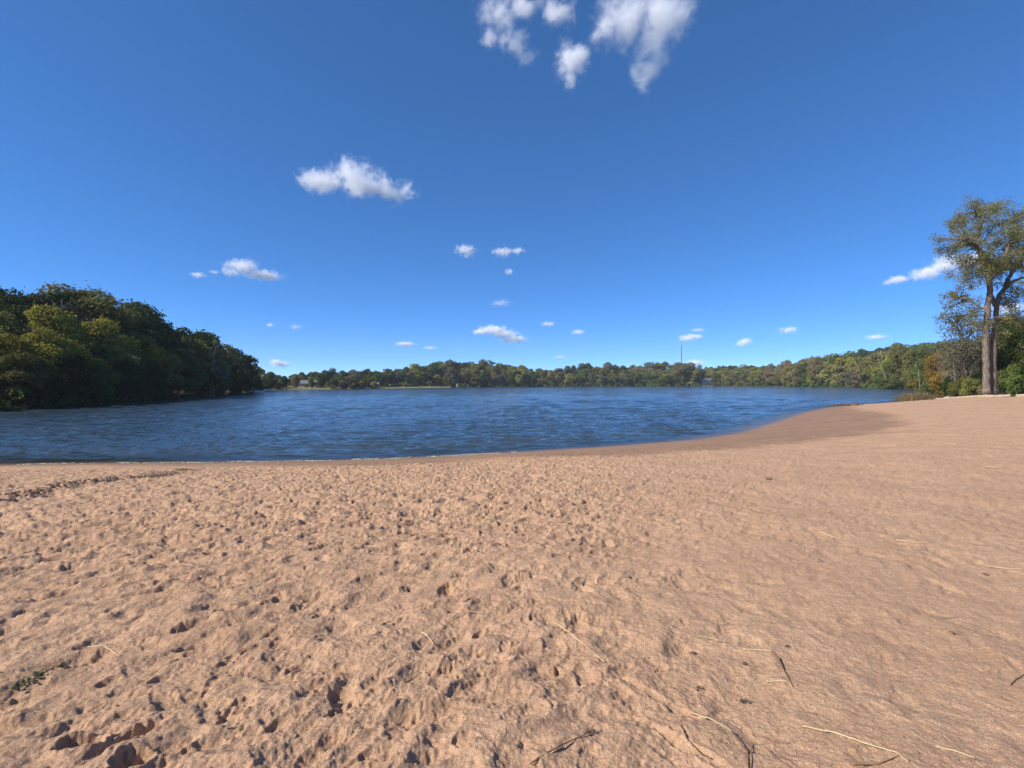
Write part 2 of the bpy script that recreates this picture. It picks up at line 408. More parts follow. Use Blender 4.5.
# --- right bank behind the top of the beach
RB = [(('near', 0), 'broadleaf_tree', 915, 300, 346, 'olive', 'olive tree past the reed clump at the corner of the lake', 0.8),
      (('near', 1), 'broadleaf_tree', 930, 262, 351, 'green', 'green tree right of the slim olive one at the lake corner', 0.9),
      (('near', 2), 'broadleaf_tree', 900, 340, 343, 'olive', 'tall olive autumn tree behind the leaning white trunk', 0.8),
      (('near', 3), 'broadleaf_tree', 944, 190, 347, 'orange', 'bright orange tree behind the head of the beach', 0.8),
      (('near', 4), 'broadleaf_tree', 953, 150, 352, 'orange', 'smaller orange yellow tree in front of the bare twigged one', 0.6),
      (('thin', 0), 'broadleaf_tree', 962, 130, 334, 'tan', 'half bare tan tree with thin grey twigs beside the orange trees', 1.1),
      (('near', 1), 'broadleaf_tree', 972, 112, 332, 'grey', 'grey green tree just left of the giant double trunk', 0.72),
      (('near', 5), 'broadleaf_tree', 957, 128, 345, 'tan', 'rusty tan tree between the orange trees and the airy grey green one', 0.6),
      (('near', 2), 'broadleaf_tree', 968, 118, 350, 'yellow', 'yellow green tree behind the airy grey green one', 0.6),
      (('bush', 1), 'shrub', 890, 326, 377.5, 'green', 'green shrub hiding the foot of the leaning pale trunk', 1.3),
      (('bush', 0), 'shrub', 943, 150, 372, 'orange', 'orange brown shrub at the foot of the bright orange tree', 0.8),
      (('bush', 1), 'shrub', 969, 90, 376, 'olive', 'olive brown shrub in front of the airy grey green tree', 0.7),
      (('bush', 0), 'shrub', 956, 100, 380, 'olive', 'low olive shrub just behind the edging beams', 0.9),
      (('bush', 1), 'shrub', 916, 262, 377, 'yellow', 'yellow green shrub at the waterline of the lake corner', 0.9),
      (('bush', 0), 'shrub', 930, 215, 375, 'green', 'green shrub above the small cove at the lake corner', 0.8),
      (('thin', 0), 'broadleaf_tree', 966, 98, 302, 'grey', 'airy grey green tree left of the giant trunks, reaching above the wood', 0.8),
      (('near', 2), 'broadleaf_tree', 1006, 104, 316, 'dark', 'dark green tree behind the giant double trunk', 0.75),
      (('near', 3), 'broadleaf_tree', 1026, 96, 322, 'dark', 'dark green tree at the frame edge behind the giant tree', 0.75),
      (('near', 0), 'broadleaf_tree', 1052, 94, 318, 'green', 'green tree outside the giant tree at the far end of the beach', 0.8),
      (('near', 4), 'broadleaf_tree', 985, 140, 335, 'olive', 'olive tree seen past the left side of the giant double trunk', 0.8),
      (('bush', 0), 'shrub', 936, 165, 378, 'dark', 'dark shrub between the reed clump and the orange trees', 0.75),
      (('bush', 1), 'shrub', 950, 122, 377, 'dark', 'dark round shrub below the orange trees at the beach head', 0.62),
      (('bush', 0), 'shrub', 963, 112, 375, 'yellow', 'narrow bright yellow shrub between two dark shrubs', 0.36),
      (('bush', 1), 'shrub', 975, 98, 372, 'dark', 'dark green shrub left of the giant double trunk', 0.6),
      (('bush', 0), 'shrub', 1010, 84, 366, 'green', 'leafy green shrub right of the giant double trunk', 0.62),
      (('bush', 1), 'shrub', 1025, 80, 358, 'green', 'tall green shrub at the frame edge behind the sand', 0.6),
      (('bush', 0), 'shrub', 1048, 78, 356, 'green', 'green shrub past the frame edge shrub at the beach head', 0.6),
      (('bush', 1), 'shrub', 924, 225, 382, 'olive', 'low olive shrub above the cove at the lake corner', 0.9),
      (('bush', 0), 'shrub', 984, 82, 383, 'tan', 'small dry tan shrub at the base of the giant trunk', 0.7)]
for k, nm, px, y, top, mat, lab, wd in RB:
    o = single(k, nm, px, y, top, mat, lab, wd)
    if lab.startswith('half bare'): pass
o = single(('near', 2), 'broadleaf_tree', 888, 345, 362, 'green', 'dark green round tree right of the leaning white trunk', 0.9)

def ordinal(k): return ['first', 'second', 'third', 'fourth', 'fifth', 'sixth', 'seventh', 'eighth', 'ninth', 'tenth', 'eleventh', 'twelfth'][k]
CNAME = {'dark': 'dark green', 'green': 'green', 'olive': 'olive', 'yellow': 'yellow', 'tan': 'tan', 'grey': 'grey-green', 'pale': 'pale olive', 'orange': 'orange'}
byl = {}
for o, (mat, where, zn), key in TREES: byl.setdefault((CNAME[mat], o['category'], where, zn), []).append((key, o))
for (c, cat, where, zn), lst in byl.items():
    lst.sort(key=lambda q: q[0])
    for i, (_, o) in enumerate(lst):
        s = f'{c} {cat} {where} {zn}'
        if len(lst) > 1: s += f', {ordinal(i)} from left'
        o['label'] = s
for r in LIB.values():          # the library originals are not part of the place
    for c in list(r.children): bpy.data.objects.remove(c)
    bpy.data.objects.remove(r)
print('trees', len(TREES), round(time.time() - T0, 1))

# ------------------------------------------------------------------ the giant double-trunked tree on the right
def giant_tree():
    Y = 70.0; s = Y / F; bx = (990 - 512) / F * Y; bz = gz(bx, Y) - 0.15
    def P(px, py, d=0.0): return np.array([(px - 990) * s, d, CAMZ + (hor(px) - py) * s - bz])
    root = empty('broadleaf_tree', (bx, Y, bz))
    tag(root, 'giant tree with two furrowed trunks towering over the head of the beach', 'tree')
    def smooth(pts, n=5):
        pts = np.array(pts); out = []
        for i in range(len(pts) - 1):
            p0 = pts[max(i - 1, 0)]; p1 = pts[i]; p2 = pts[i + 1]; p3 = pts[min(i + 2, len(pts) - 1)]
            for t in np.arange(n) / n:
                out.append(0.5 * (2 * p1 + (p2 - p0) * t + (2 * p0 - 5 * p1 + 4 * p2 - p3) * t * t + (3 * p1 - p0 - 3 * p2 + p3) * t ** 3))
        return np.array(out + [pts[-1]])
    nodes = []
    sh1, sh2 = Shape(), Shape()
    def limb(sh, pts, r0, r1, sides=8, power=1.0):
        q = smooth(pts); n = len(q); q[1:-1] += rng.normal(0, 0.05 * (1 if r0 < .5 else 0.3), (n - 2, 3))
        rad = [r0 + (r1 - r0) * (i / (n - 1)) ** power for i in range(n)]
        if sides > 9: rad[0] *= 1.35; rad[1] *= 1.12
        sh.tube(q, rad, sides); nodes.extend((q[i], rad[i]) for i in range(n // 3 if sides > 9 else 1, n))
    A0 = (986.5, 393); 
    limb(sh1, [P(987, 394), P(987, 370, .1), P(986.5, 340), P(987, 312, -.1), P(990, 290), P(991.5, 272, .1)], 0.44, 0.30, 14)
    limb(sh1, [P(991.5, 274, .1), P(985, 262, -.6), P(975, 254, -1.2), P(964, 249, -1.5), P(953, 243, -1.6)], 0.30, 0.07)
    limb(sh1, [P(991.5, 274, .1), P(987, 258, .6), P(984, 248, .9), P(983, 240, 1), P(986, 231, .9), P(985, 224, .7), P(981, 217, .5), P(977, 210, .3)], 0.32, 0.06)
    limb(sh1, [P(986, 231, .9), P(992, 221, 1.4), P(996, 211, 1.6), P(994, 203, 1.6)], 0.18, 0.05)
    limb(sh1, [P(991.5, 274, .1), P(997, 258, -1), P(1000, 246, -1.6), P(1007, 236, -1.8), P(1013, 226, -2)], 0.28, 0.05)
    limb(sh1, [P(990, 290), P(980, 281, -1), P(972, 274, -1.8), P(965, 268, -2.2)], 0.16, 0.05)
    limb(sh1, [P(987, 310), P(977, 300, 1), P(972, 297, 1.6), P(968, 296, 2)], 0.12, 0.04)
    limb(sh2, [P(995.8, 394, .35), P(995.8, 370, .35), P(996.2, 340, .35), P(999.5, 318, .5), P(1003, 302, .8), P(1012, 283, .9), P(1019, 272, 1), P(1030, 260, 1.3)], 0.40, 0.19, 14)
    limb(sh2, [P(1001, 305, .8), P(1001, 290, 1.5), P(1004, 276, 2), P(1008, 262, 2.4), P(1012, 250, 2.6)], 0.28, 0.06)
    limb(sh2, [P(1012, 283, .9), P(1022, 278, 0), P(1034, 276, -.6), P(1046, 272, -1)], 0.20, 0.05)
    limb(sh2, [P(1019, 272, 1), P(1021, 258, 1.6), P(1022, 244, 1.6), P(1026, 230, 1.2), P(1024, 216, 1)], 0.2, 0.05)
    limb(sh2, [P(1030, 260, 1.3), P(1040, 248, 1.6), P(1048, 236, 1.4), P(1052, 226, 1)], 0.18, 0.05)
    clusters = [(966, 213, 7), (972, 207, 6), (977, 216, 7), (985, 212, 5), (995, 204, 6), (1003, 207, 6), (1010, 204, 8), (1015, 213, 6), (962, 222, 5), (1013, 221, 7), (1022, 212, 8), (1031, 218, 8),
                (950, 241, 7), (958, 239, 8), (960, 247, 7), (968, 240, 7), (974, 245, 7), (943, 238, 4), (947, 250, 5), (984, 238, 4), (999, 238, 7), (996, 245, 6), (1003, 233, 5), (1010, 240, 6), (1018, 236, 7), (1024, 240, 9), (1036, 240, 9),
                (990, 257, 7), (997, 260, 8), (1004, 255, 9), (1010, 262, 8), (1017, 258, 8), (985, 264, 6), (1001, 267, 7), (1026, 262, 8), (1038, 262, 9), (1048, 258, 9), (1052, 240, 8), (1046, 226, 8),
                (962, 268, 7), (970, 271, 7), (976, 266, 6), (966, 278, 6), (974, 282, 6), (981, 275, 6), (955, 262, 5), (970, 291, 4), (978, 294, 4),
                (1020, 292, 8), (1030, 288, 8), (1042, 282, 9), (1016, 303, 6), (1026, 303, 7), (1008, 285, 4), (1050, 270, 8), (968, 303, 5), (1040, 300, 8)]
    clusters += [(1006, 318, 6), (1004, 331, 5), (1012, 312, 6), (979, 304, 5), (976, 324, 4), (983, 313, 4), (966, 313, 4), (1014, 325, 7), (1022, 316, 8), (1030, 326, 8), (1010, 338, 6), (1004, 300, 4), (978, 312, 4), (972, 318, 4), (970, 306, 4), (947, 254, 4), (957, 270, 5), (952, 228, 5), (960, 220, 5), (970, 228, 5), (978, 226, 5), (990, 214, 5), (1002, 222, 6), (982, 322, 3.5)]
    clusters += [(rng.uniform(948, 1050), rng.uniform(212, 300), rng.uniform(4, 6.5)) for _ in range(26)]
    LP, LN, LT = [], [], []
    NP = np.array([n[0] for n in nodes])
    for (cx, cy, cr) in clusters:
        for rep in range(2):
            c = P(cx + rng.normal(0, 2.2), cy + rng.normal(0, 2.2), 0)
            near = NP[np.argmin(np.linalg.norm((NP - c)[:, [0, 2]], axis=1) + 0.15 * np.abs(NP[:, 1] - 0.5))]
            c[1] = near[1] + rng.normal(0, 1.9)
            a = near
            m = (a + c) / 2 + np.array([0, 0, 0.25]) + rng.normal(0, .22, 3)
            sh = sh1 if cx < 1000 else sh2
            tw = smooth([a, m, c], 4); L = np.linalg.norm(c - a)
            sh.tube(tw, np.linspace(min(0.11, 0.03 + 0.02 * L), 0.018, len(tw)), 5)
            R_ = cr * s * 1.45
            for k in range(6):
                e = c + unit(1)[0] * R_ * rng.uniform(.25, 0.8)
                st = tw[rng.integers(3, len(tw))]
                sh.tube([st, (st + e) / 2 + rng.normal(0, .1, 3), e], [0.022, 0.015, 0.008], 4, cap=False)
                n = int(50 * (cr / 7) ** 1.6); pr = R_ * rng.uniform(.35, .6)
                dd = unit(n)
                LP.append(e + dd * pr * np.clip(rng.normal(.8, .3, (n, 1)), .1, 1.6) * np.array([1, 1, 1.1]))
                LN.append(dd * .7 + unit(n) * .8 + np.array([0, 0, 0.2])); LT.append(np.clip(rng.random() * .5 + rng.random(n) * .5, 0, 1))
    LP = np.vstack(LP); LN = np.vstack(LN); LN /= np.linalg.norm(LN, axis=1)[:, None]
    V, Fq = leaves(LP, LN, 0.125, 1.25)
    sh1.build('trunk', M['giantbark'], root, True); sh2.build('trunk', M['giantbark'], root, True)
    mesh_obj('crown', V, Fq, M['cotton'], root, attrs={'tint': ('FACE', np.concatenate(LT))})
def bark_mat():
    n = N('furrowed bark'); tc = n.n('TexCoord').outputs['Object']
    mp = n.n('Mapping'); mp.inputs['Scale'].default_value = (5, 5, 0.7); n.l(tc, mp.inputs[0])
    f = n.noise(1.6, 8, 0.65, vec=mp.outputs[0], dist=0.4)
    col = n.mix(n.ramp(f, (0.35, 0.0), (0.65, 1.0)), (0.060, 0.047, 0.037), (0.270, 0.215, 0.165))
    p = n.n('BsdfPrincipled', i_Roughness=0.92); p.inputs['Specular IOR Level'].default_value = 0.2
    b = n.n('Bump', i_Strength=1.0, i_Distance=0.12); n.l(f, b.inputs['Height']); n.l(b.outputs[0], p.inputs['Normal'])
    n.l(col, p.inputs['Base Color']); n.l(p.outputs[0], n.out.inputs[0]); return n.m
M['giantbark'] = bark_mat()
giant_tree()

# bare, leaning and dead trees
def bare_tree(name, px, y, top, label, mat, r0, spread=0.25, nb=14, lean=0.0, twig=2, group=None, z=None):
    x, y = spot(px, y); g = gz(x, y) if z is None else z
    h = CAMZ + (hor(px) - top) / F * y - g
    root = empty(name, (x, y, g - 0.1)); tag(root, label, 'tree', group)
    s = Shape(); b = Shape()
    tr = [np.array([lean * h * (i / 8) + rng.normal(0, .01 * h), rng.normal(0, .01 * h), h * .92 * i / 8]) for i in range(9)]
    tr[0] = np.array([0, 0, -0.2]); s.tube(tr, [r0 * (1 - .85 * i / 8) for i in range(9)], 8)
    for k in range(nb):
        i = rng.integers(3, 8); a = tr[i]; th = rng.uniform(0, 6.28); L = h * spread * rng.uniform(.5, 1.2) * (1.2 - i / 10)
        d = np.array([math.cos(th), math.sin(th), rng.uniform(.3, 1.1)]); d /= np.linalg.norm(d)
        pts = [a, a + d * L * .4 + rng.normal(0, .03 * L, 3), a + d * L * .75 + rng.normal(0, .05 * L, 3), a + d * L + np.array([0, 0, .12 * L])]
        rr = r0 * .38 * (1 - i / 12); b.tube(pts, [rr, rr * .7, rr * .45, rr * .2], 5)
        for t in range(twig):
            st = pts[rng.integers(1, 4)]; e = st + (d * .5 + unit(1)[0] * .6 + np.array([0, 0, .2])) * L * .5
            b.tube([st, (st + e) / 2 + rng.normal(0, .03 * L, 3), e], [rr * .35, rr * .25, rr * .12], 4, cap=False)
    s.build('trunk', mat, root, True); b.build('branches', mat, root, True)
    return root
bare_tree('bare_tree', 776, 600, 355, 'taller grey bare snag standing above the far wood', M['deadbark'], 0.5, .18, 10)
bare_tree('bare_tree', 781, 604, 357, 'shorter grey bare snag beside the taller one', M['deadbark'], 0.45, .18, 9)
bare_tree('bare_tree', 968, 100, 316, 'leafless grey tree with wide thin twigs left of the giant tree', M['deadbark'], 0.20, .42, 34, -0.05, 5)
bare_tree('bare_tree', 956, 108, 338, 'small leafless grey tree with fine twigs by the orange trees', M['deadbark'], 0.14, .4, 24, -0.08, 5)
bare_tree('bare_tree', 62, 118, 290, 'bare branched tree among the crowns near the top of the shaded hillside', M['deadbark'], 0.22, .34, 22, 0, 4)
bare_tree('bare_tree', 214, 180, 336, 'bare topped tree on the skyline where the shaded hillside falls', M['deadbark'], 0.25, .3, 18, 0, 4)
def leaning(px0, py0, px1, py1, y, r, label):
    x0, _ = spot(px0, y); x1, _ = spot(px1, y)
    z1 = CAMZ + (hor(px1) - py1) / F * y; g = gz(x0, y); L = z1 - g
    root = empty('dead_tree', (x0, y, g)); tag(root, label, 'tree')
    pts = [np.array([(x1 - x0) * t ** 1.3, 0.4 * math.sin(3 * t), L * t - .3]) for t in np.linspace(0, 1, 8)]
    s = Shape(); s.tube(pts, list(np.linspace(r, r * .35, 8)), 8); s.build('trunk', M['palebark'], root, True)
    for k in range(6):
        a = pts[rng.integers(3, 8)]; Shape().tube([a, a + np.array([rng.uniform(-1, .6), rng.uniform(-.5, .5), .8]), a + np.array([rng.uniform(-2.2, .8), rng.uniform(-1, 1), 1.8])], [r * .3, r * .2, r * .08], 5).build('branch', M['palebark'], root, True)
leaning(889, 379.5, 878.5, 358.5, 338, 0.20, 'pale leaning dead trunk in front of the green wood')
leaning(921, 380, 918.5, 369, 225, 0.14, 'short pale dead trunk above the cove at the lake corner')

# far woods that read as one mass
def woods(name, label, pts, n, size, mat, h=(10, 16)):   # countless crowns one cannot tell apart
    pts = np.array(pts, float); V, Fl, T = [], [], []; off = 0
    for k in range(n):
        t = rng.uniform(0, len(pts) - 1); i = min(int(t), len(pts) - 2); q = pts[i] + (pts[i + 1] - pts[i]) * (t - i)
        px, top, y = q; y = y * rng.uniform(0.95, 1.08); x = (px - 512) / F * y
        zt = CAMZ + (hor(px) - top) / F * y - rng.uniform(0, 5); hh = rng.uniform(*h); m = 260
        d = unit(m); d[:, 2] = np.abs(d[:, 2]) * np.where(rng.random(m) < .75, 1, -1)
        lob = rng.integers(0, 7, m); lc = rng.normal(0, .38, (7, 3))
        P = np.array([x, y, zt - hh * .5]) + (lc[lob] + d * .5) * np.array([hh * .45, hh * .45, hh * .45])
        v, f = leaves(P, (d + unit(m) * .6) / np.linalg.norm(d + unit(m) * .6, axis=1)[:, None], size)
        V.append(v); Fl.append(f + off); off += len(v); T.append(np.clip(rng.random() * .6 + rng.random(m) * .4, 0, 1))
    o = mesh_obj(name, np.vstack(V), np.vstack(Fl), mat, attrs={'tint': ('FACE', np.concatenate(T))})
    tag(o, label, 'woods', kind='stuff')
woods('woods', 'dark wooded ridge far beyond the lake', [(285, 377, 900), (400, 368, 850), (470, 361.5, 820), (540, 369, 900), (620, 366, 950), (700, 367, 950), (790, 363, 900), (860, 350, 800), (905, 346, 760)], 420, 1.5, M['dark'])
woods('woods', 'dark hilltop wood above the cove at the lake corner', [(900, 347, 620), (920, 343.5, 620), (945, 340, 600), (975, 340, 560), (1040, 336, 520)], 130, 1.3, M['green'])
woods('woods', 'undergrowth along the right bank', [(905, 368, 330), (930, 368, 260), (950, 366, 205), (975, 360, 165), (1010, 350, 130), (1060, 345, 120)], 160, 0.5, M['olive'], (4, 8))

def band(px0, px1, dy, step=12):
    out = []
    for p in np.arange(px0, px1 + 1, step):
        y = yshore(p) + dy; x = (p - 512) / F * y; z = gz(x, y) + 5.0
        out.append((p, hor(p) - (z - CAMZ) * F / y, y))
    return out
woods('undergrowth', 'low shadowy undergrowth below the trees of the far shore', band(446, 905, 9), 420, 0.75, M['green'], (3, 7))
woods('undergrowth', 'low brush in front of the houses at the back of the far lawn', band(268, 446, 52), 120, 0.7, M['olive'], (4, 8))
woods('woods', 'continuous wood filling the slope of the far ridge', band(300, 905, 75), 330, 0.95, M['olive'], (9, 15))
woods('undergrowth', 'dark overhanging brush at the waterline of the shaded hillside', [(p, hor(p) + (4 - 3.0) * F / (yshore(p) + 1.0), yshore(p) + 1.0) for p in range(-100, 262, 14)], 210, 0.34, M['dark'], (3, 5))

# ------------------------------------------------------------------ ground, sand, lake
def polar(rs, az):
    A, Rr = np.meshgrid(az, rs); return Rr * np.sin(A), Rr * np.cos(A)
def grid_faces(nr, nc, keep=None):
    i = np.arange(nr - 1)[:, None] * nc + np.arange(nc - 1)[None, :]
    q = np.stack([i, i + 1, i + nc + 1, i + nc], -1)
    if keep is not None: q = q[keep]
    return q.reshape(-1, 4)
def compact(V, Fq, attrs):
    u, inv = np.unique(Fq.ravel(), return_inverse=True)
    return V[u], inv.reshape(Fq.shape), {k: (d, v[u]) for k, (d, v) in attrs.items()}

def ground_mat():
    n = N('forest floor and grass')
    g = n.attr('grass'); s = n.attr('sandy')
    f = n.noise(0.35, 8, 0.6); f2 = n.noise(0.05, 4)
    floor = n.mix(f, (0.055, 0.042, 0.026), (0.12, 0.088, 0.05))
    grass = n.mix(f, (0.10, 0.12, 0.035), (0.24, 0.22, 0.085))
    grass = n.mix(n.ramp(f2, (.4, 0), (.65, 1)), grass, (0.25, 0.20, 0.10))
    col = n.mix(g, floor, grass); col = n.mix(s, col, (0.40, 0.245, 0.155))
    p = n.n('BsdfPrincipled', i_Roughness=0.95); p.inputs['Specular IOR Level'].default_value = 0.1
    n.l(col, p.inputs['Base Color']); n.l(p.outputs[0], n.out.inputs[0]); return n.m
rs = np.concatenate([np.geomspace(0.5, 20, 60)[:-1], np.geomspace(20, 1000, 470)[:-1], np.geomspace(1000, 1650, 16)])
az = np.concatenate([np.linspace(-math.pi, -R(62), 60)[:-1], np.linspace(-R(62), R(62), 620)[:-1], np.linspace(R(62), math.pi, 60)])
gx, gy = polar(rs, az); gzv, gsd, gw = terrain(gx, gy)
beh = behind_edge(gx, gy)
sandm = (gw > 0.5) & ~beh
gzz = gzv - np.where(sandm & (np.hypot(gx, gy) < 170), 0.18, 0.0) + np.where(gsd > 3, fbm(gx / 6, gy / 6, 3) * 0.12, 0) * ~sandm
pxs = 512 + F * gx / np.maximum(gy, 5)
grass = ((pxs > 282) & (pxs < 450) | (pxs > 686) & (pxs < 712)) & (gsd > 0.5) & (gsd < 60) & (gy > 200)
mesh_obj('ground', np.stack([gx, gy, gzz], -1).reshape(-1, 3), grid_faces(*gx.shape), ground_mat(), smooth=True,
         attrs={'grass': ('POINT', grass.ravel().astype(float)), 'sandy': ('POINT', (sandm & (gsd > -30)).ravel().astype(float))})['kind'] = 'structure'

def sand_mat():
    n = N('beach sand'); wet = n.attr('wet'); rg = n.attr('churn')
    blotch = n.noise(0.9, 6, 0.6); fine = n.noise(140, 3, 0.7); mid = n.noise(14, 6, 0.65); mid2 = n.noise(3.2, 6, 0.65)
    col = n.mix(n.ramp(blotch, (0.35, 0), (0.65, 1)), (0.432, 0.264, 0.156), (0.510, 0.322, 0.196))
    col = n.mix(n.math('MULTIPLY', n.ramp(mid2, (0.42, 0), (0.70, 1)), 0.35), col, (0.40, 0.256, 0.165))
    col = n.mix(n.ramp(mid, (0.32, 0.6), (0.62, 0)), col, (0.30, 0.182, 0.113))
    grain = n.ramp(fine, (0.30, (0.62, 0.60, 0.58)), (0.5, (1, 1, 1)), (0.72, (1.22, 1.2, 1.16)))
    col = n.mix(1.0, col, grain, 'MULTIPLY')
    vo = n.n('TexVoronoi', i_Scale=260.0); n.l(n.n('TexCoord').outputs['Object'], vo.inputs['Vector'])
    sp = n.n('SeparateColor'); n.l(vo.outputs['Color'], sp.inputs[0])
    col = n.mix(n.ramp(sp.outputs[0], (0.90, 0), (0.93, 0.55)), col, (0.15, 0.09, 0.065))
    col = n.mix(n.ramp(sp.outputs[1], (0.93, 0), (0.95, 0.5)), col, (0.68, 0.55, 0.42))
    wv = n.n('Mapping'); n.l(n.n('TexCoord').outputs['Object'], wv.inputs[0]); wv.inputs['Scale'].default_value = (0.35, 1.0, 1.0)
    wn = n.noise(0.7, 6, 0.6, vec=wv.outputs[0])
    wf = n.math('MULTIPLY', wet, n.math('ADD', 0.72, n.math('MULTIPLY', n.ramp(wn, (.35, 0), (.6, 1)), 0.28)), clamp=True)
    col = n.mix(wf, col, n.mix(1.0, col, (0.60, 0.585, 0.57), 'MULTIPLY'))
    p = n.n('BsdfPrincipled'); n.l(col, p.inputs['Base Color'])
    n.l(n.ramp(wf, (0, 0.95), (1, 0.7)), p.inputs['Roughness']); p.inputs['Specular IOR Level'].default_value = 0.15
    b1 = n.n('Bump', i_Strength=0.7, i_Distance=0.006); n.l(n.noise(160, 4, 0.7), b1.inputs['Height'])
    b2 = n.n('Bump', i_Strength=0.8, i_Distance=0.02); n.l(n.noise(28, 6, 0.65), b2.inputs['Height']); n.l(b1.outputs[0], b2.inputs['Normal'])
    n.l(b2.outputs[0], p.inputs['Normal']); n.l(p.outputs[0], n.out.inputs[0]); return n.m

rl = [0.02]
while rl[-1] < 165:
    r = rl[-1]; rl.append(r + (0.03 if r < 1.2 else min(max(0.55 * r * r / 800, 0.004), 0.11) if r < 35 else r * 0.008))
SR = np.array(rl); 
_side = np.concatenate([np.arange(53.3, 82, 0.3), np.linspace(82, 180, 66)])
SA = np.concatenate([-R(1) * _side[::-1], np.linspace(-R(53), R(53), 1180), R(1) * _side])
sx, sy = polar(SR, SA)
sz, ssd, sw = terrain(sx, sy)
spx = 512 + F * sx / np.maximum(sy, 0.25 * np.abs(sx) + 0.3)
rough = 0.62 + 0.38 * (1 - sstep(560, 860, spx + 30 * perlin(sx * .4, sy * .4)) * (1 - 0.55 * sstep(7, 16, sy)))
dry = sstep(1.5, 6.0, ssd)
rough = rough * (0.12 + 0.88 * dry)
far_fade = 1.0
det = 0.05 * fbm(sx / 2.6, sy / 2.6, 3) * dry
wx = sx + 0.10 * perlin(sx * 3, sy * 3); wy = sy + 0.10 * perlin(sx * 3 + 40, sy * 3)
ca, sa_ = math.cos(0.62), math.sin(0.62)
ax, ay = (wx * ca + wy * sa_) * 0.42, -wx * sa_ + wy * ca
leftw = 1 - sstep(420, 800, spx)
nearw = 0.72 + 0.75 * sstep(3.0, 10.0, np.hypot(sx, sy))
nf = 1 - sstep(3.5, 8.0, np.hypot(sx, sy))
fine_ = rough * nearw * ((0.017 + 0.026 * leftw) * fbm(ax * 5.6, ay * 5.6, 3, 0.62) * 0.85 + 0.010 * fbm(wx * 2.1, wy * 2.1, 2) - 0.011 * np.abs(fbm(wx * 6.3 + 9, wy * 6.3, 2)) + 0.0070 * fbm(wx * 14, wy * 14, 3, 0.65))
soft_ = 1.3 * rough * ((0.015 + 0.016 * leftw) * fbm(ax * 3.1, ay * 3.1, 2, 0.45) + 0.016 * fbm(wx * 3.4 + 3, wy * 3.4, 2, 0.4) - 0.006 * np.abs(fbm(wx * 7 + 9, wy * 7, 2)) + 0.0032 * fbm(wx * 17, wy * 17, 3, 0.6))
det += fine_ * (1 - nf) + soft_ * nf
det += 0.0022 * fbm(sx * 38, sy * 38, 2)
warp = 0.24 * fbm(sx * 9, sy * 9, 2) + 0.16 * perlin(sx * 30, sy * 30)
prints = np.zeros_like(det)
def stamp(x, y, a, b, th, D, rim=0.35):
    r = math.hypot(x, y); az_ = math.atan2(x, y); ext = a * 1.9
    i0, i1 = np.searchsorted(SR, (r - ext, r + ext)); dth = ext / max(r, .5)
    j0, j1 = np.searchsorted(SA, (az_ - dth, az_ + dth))
    if i1 - i0 < 2 or j1 - j0 < 2: return
    X = sx[i0:i1, j0:j1] - x; Yy = sy[i0:i1, j0:j1] - y
    c, s_ = math.cos(th), math.sin(th)
    U = (X * c + Yy * s_) / a; Vv = (-X * s_ + Yy * c) / b
    q = np.sqrt(U * U + Vv * Vv) * (1 + warp[i0:i1, j0:j1])
    prints[i0:i1, j0:j1] += -D / (1 + np.exp((q - 0.9) * 4.2)) + rim * D * np.exp(-((q - 1.3) / 0.28) ** 2)
npr = 0
for k in range(30000):
    y = 5 + 22 * math.sqrt(rng.random()) if k < 23500 else rng.uniform(1.4, 9)
    u = rng.uniform(-1.25, 1.3); x = u * y
    px = 512 + F * u
    dens = 1.0 if px < 600 else max(0.4, 1 - (px - 600) / 400)
    if y > 9: dens = max(dens, .8)
    if y < 6: dens *= 0.8
    if rng.random() > dens: continue
    i = min(max(np.searchsorted(SR, math.hypot(x, y)), 0), len(SR) - 1); j = min(max(np.searchsorted(SA, math.atan2(x, y)), 0), len(SA) - 1)
    if ssd[i, j] < 3.5: continue
    kind = rng.random(); wet = 0.4 + 0.6 * min(1, max(0, (ssd[i, j] - 3.5) / 3))
    amp = (1.0 if px < 620 else 0.55) * wet * (0.55 + 0.6 * min(1, y / 9)) * (1.25 if rng.random() < .2 else 0.8)
    if y < 6.5:
        if kind < 0.5: stamp(x, y, rng.uniform(.11, .17), rng.uniform(.05, .075), rng.normal(0.85, 0.6), amp * rng.uniform(.010, .030), 0.25)
        elif kind < 0.62: stamp(x, y, rng.uniform(.05, .09), rng.uniform(.022, .035), rng.normal(0.75, 0.5), amp * rng.uniform(.012, .030), 0.3)
    elif kind < 0.55: stamp(x, y, rng.uniform(.085, .14), rng.uniform(.034, .055), rng.normal(0.8, 0.65), amp * rng.uniform(.005, .021) * (1.5 if rng.random() < .08 else 1))
    elif kind < 0.9: 
        rr = rng.uniform(.022, .05); stamp(x, y, rr * rng.uniform(1.4, 3.0), rr, rng.normal(0.75, 0.5), amp * rng.uniform(.004, .014))
    else:
        rr = rng.uniform(.05, .12); stamp(x, y, rr, rr * .8, rng.uniform(0, 3.14), -amp * rng.uniform(.003, .010), 0.0)
    npr += 1
def pix_ground(px, py):
    d = ray(px, py); t = 1.0
    for _ in range(400):
        p = d * t; z = gz(p[0], p[1])
        h = CAMZ + p[2] - z
        if h < 0.004: break
        t += max(0.004, h * 0.5 / (abs(d[2]) + 0.12))
    return p[0], p[1]
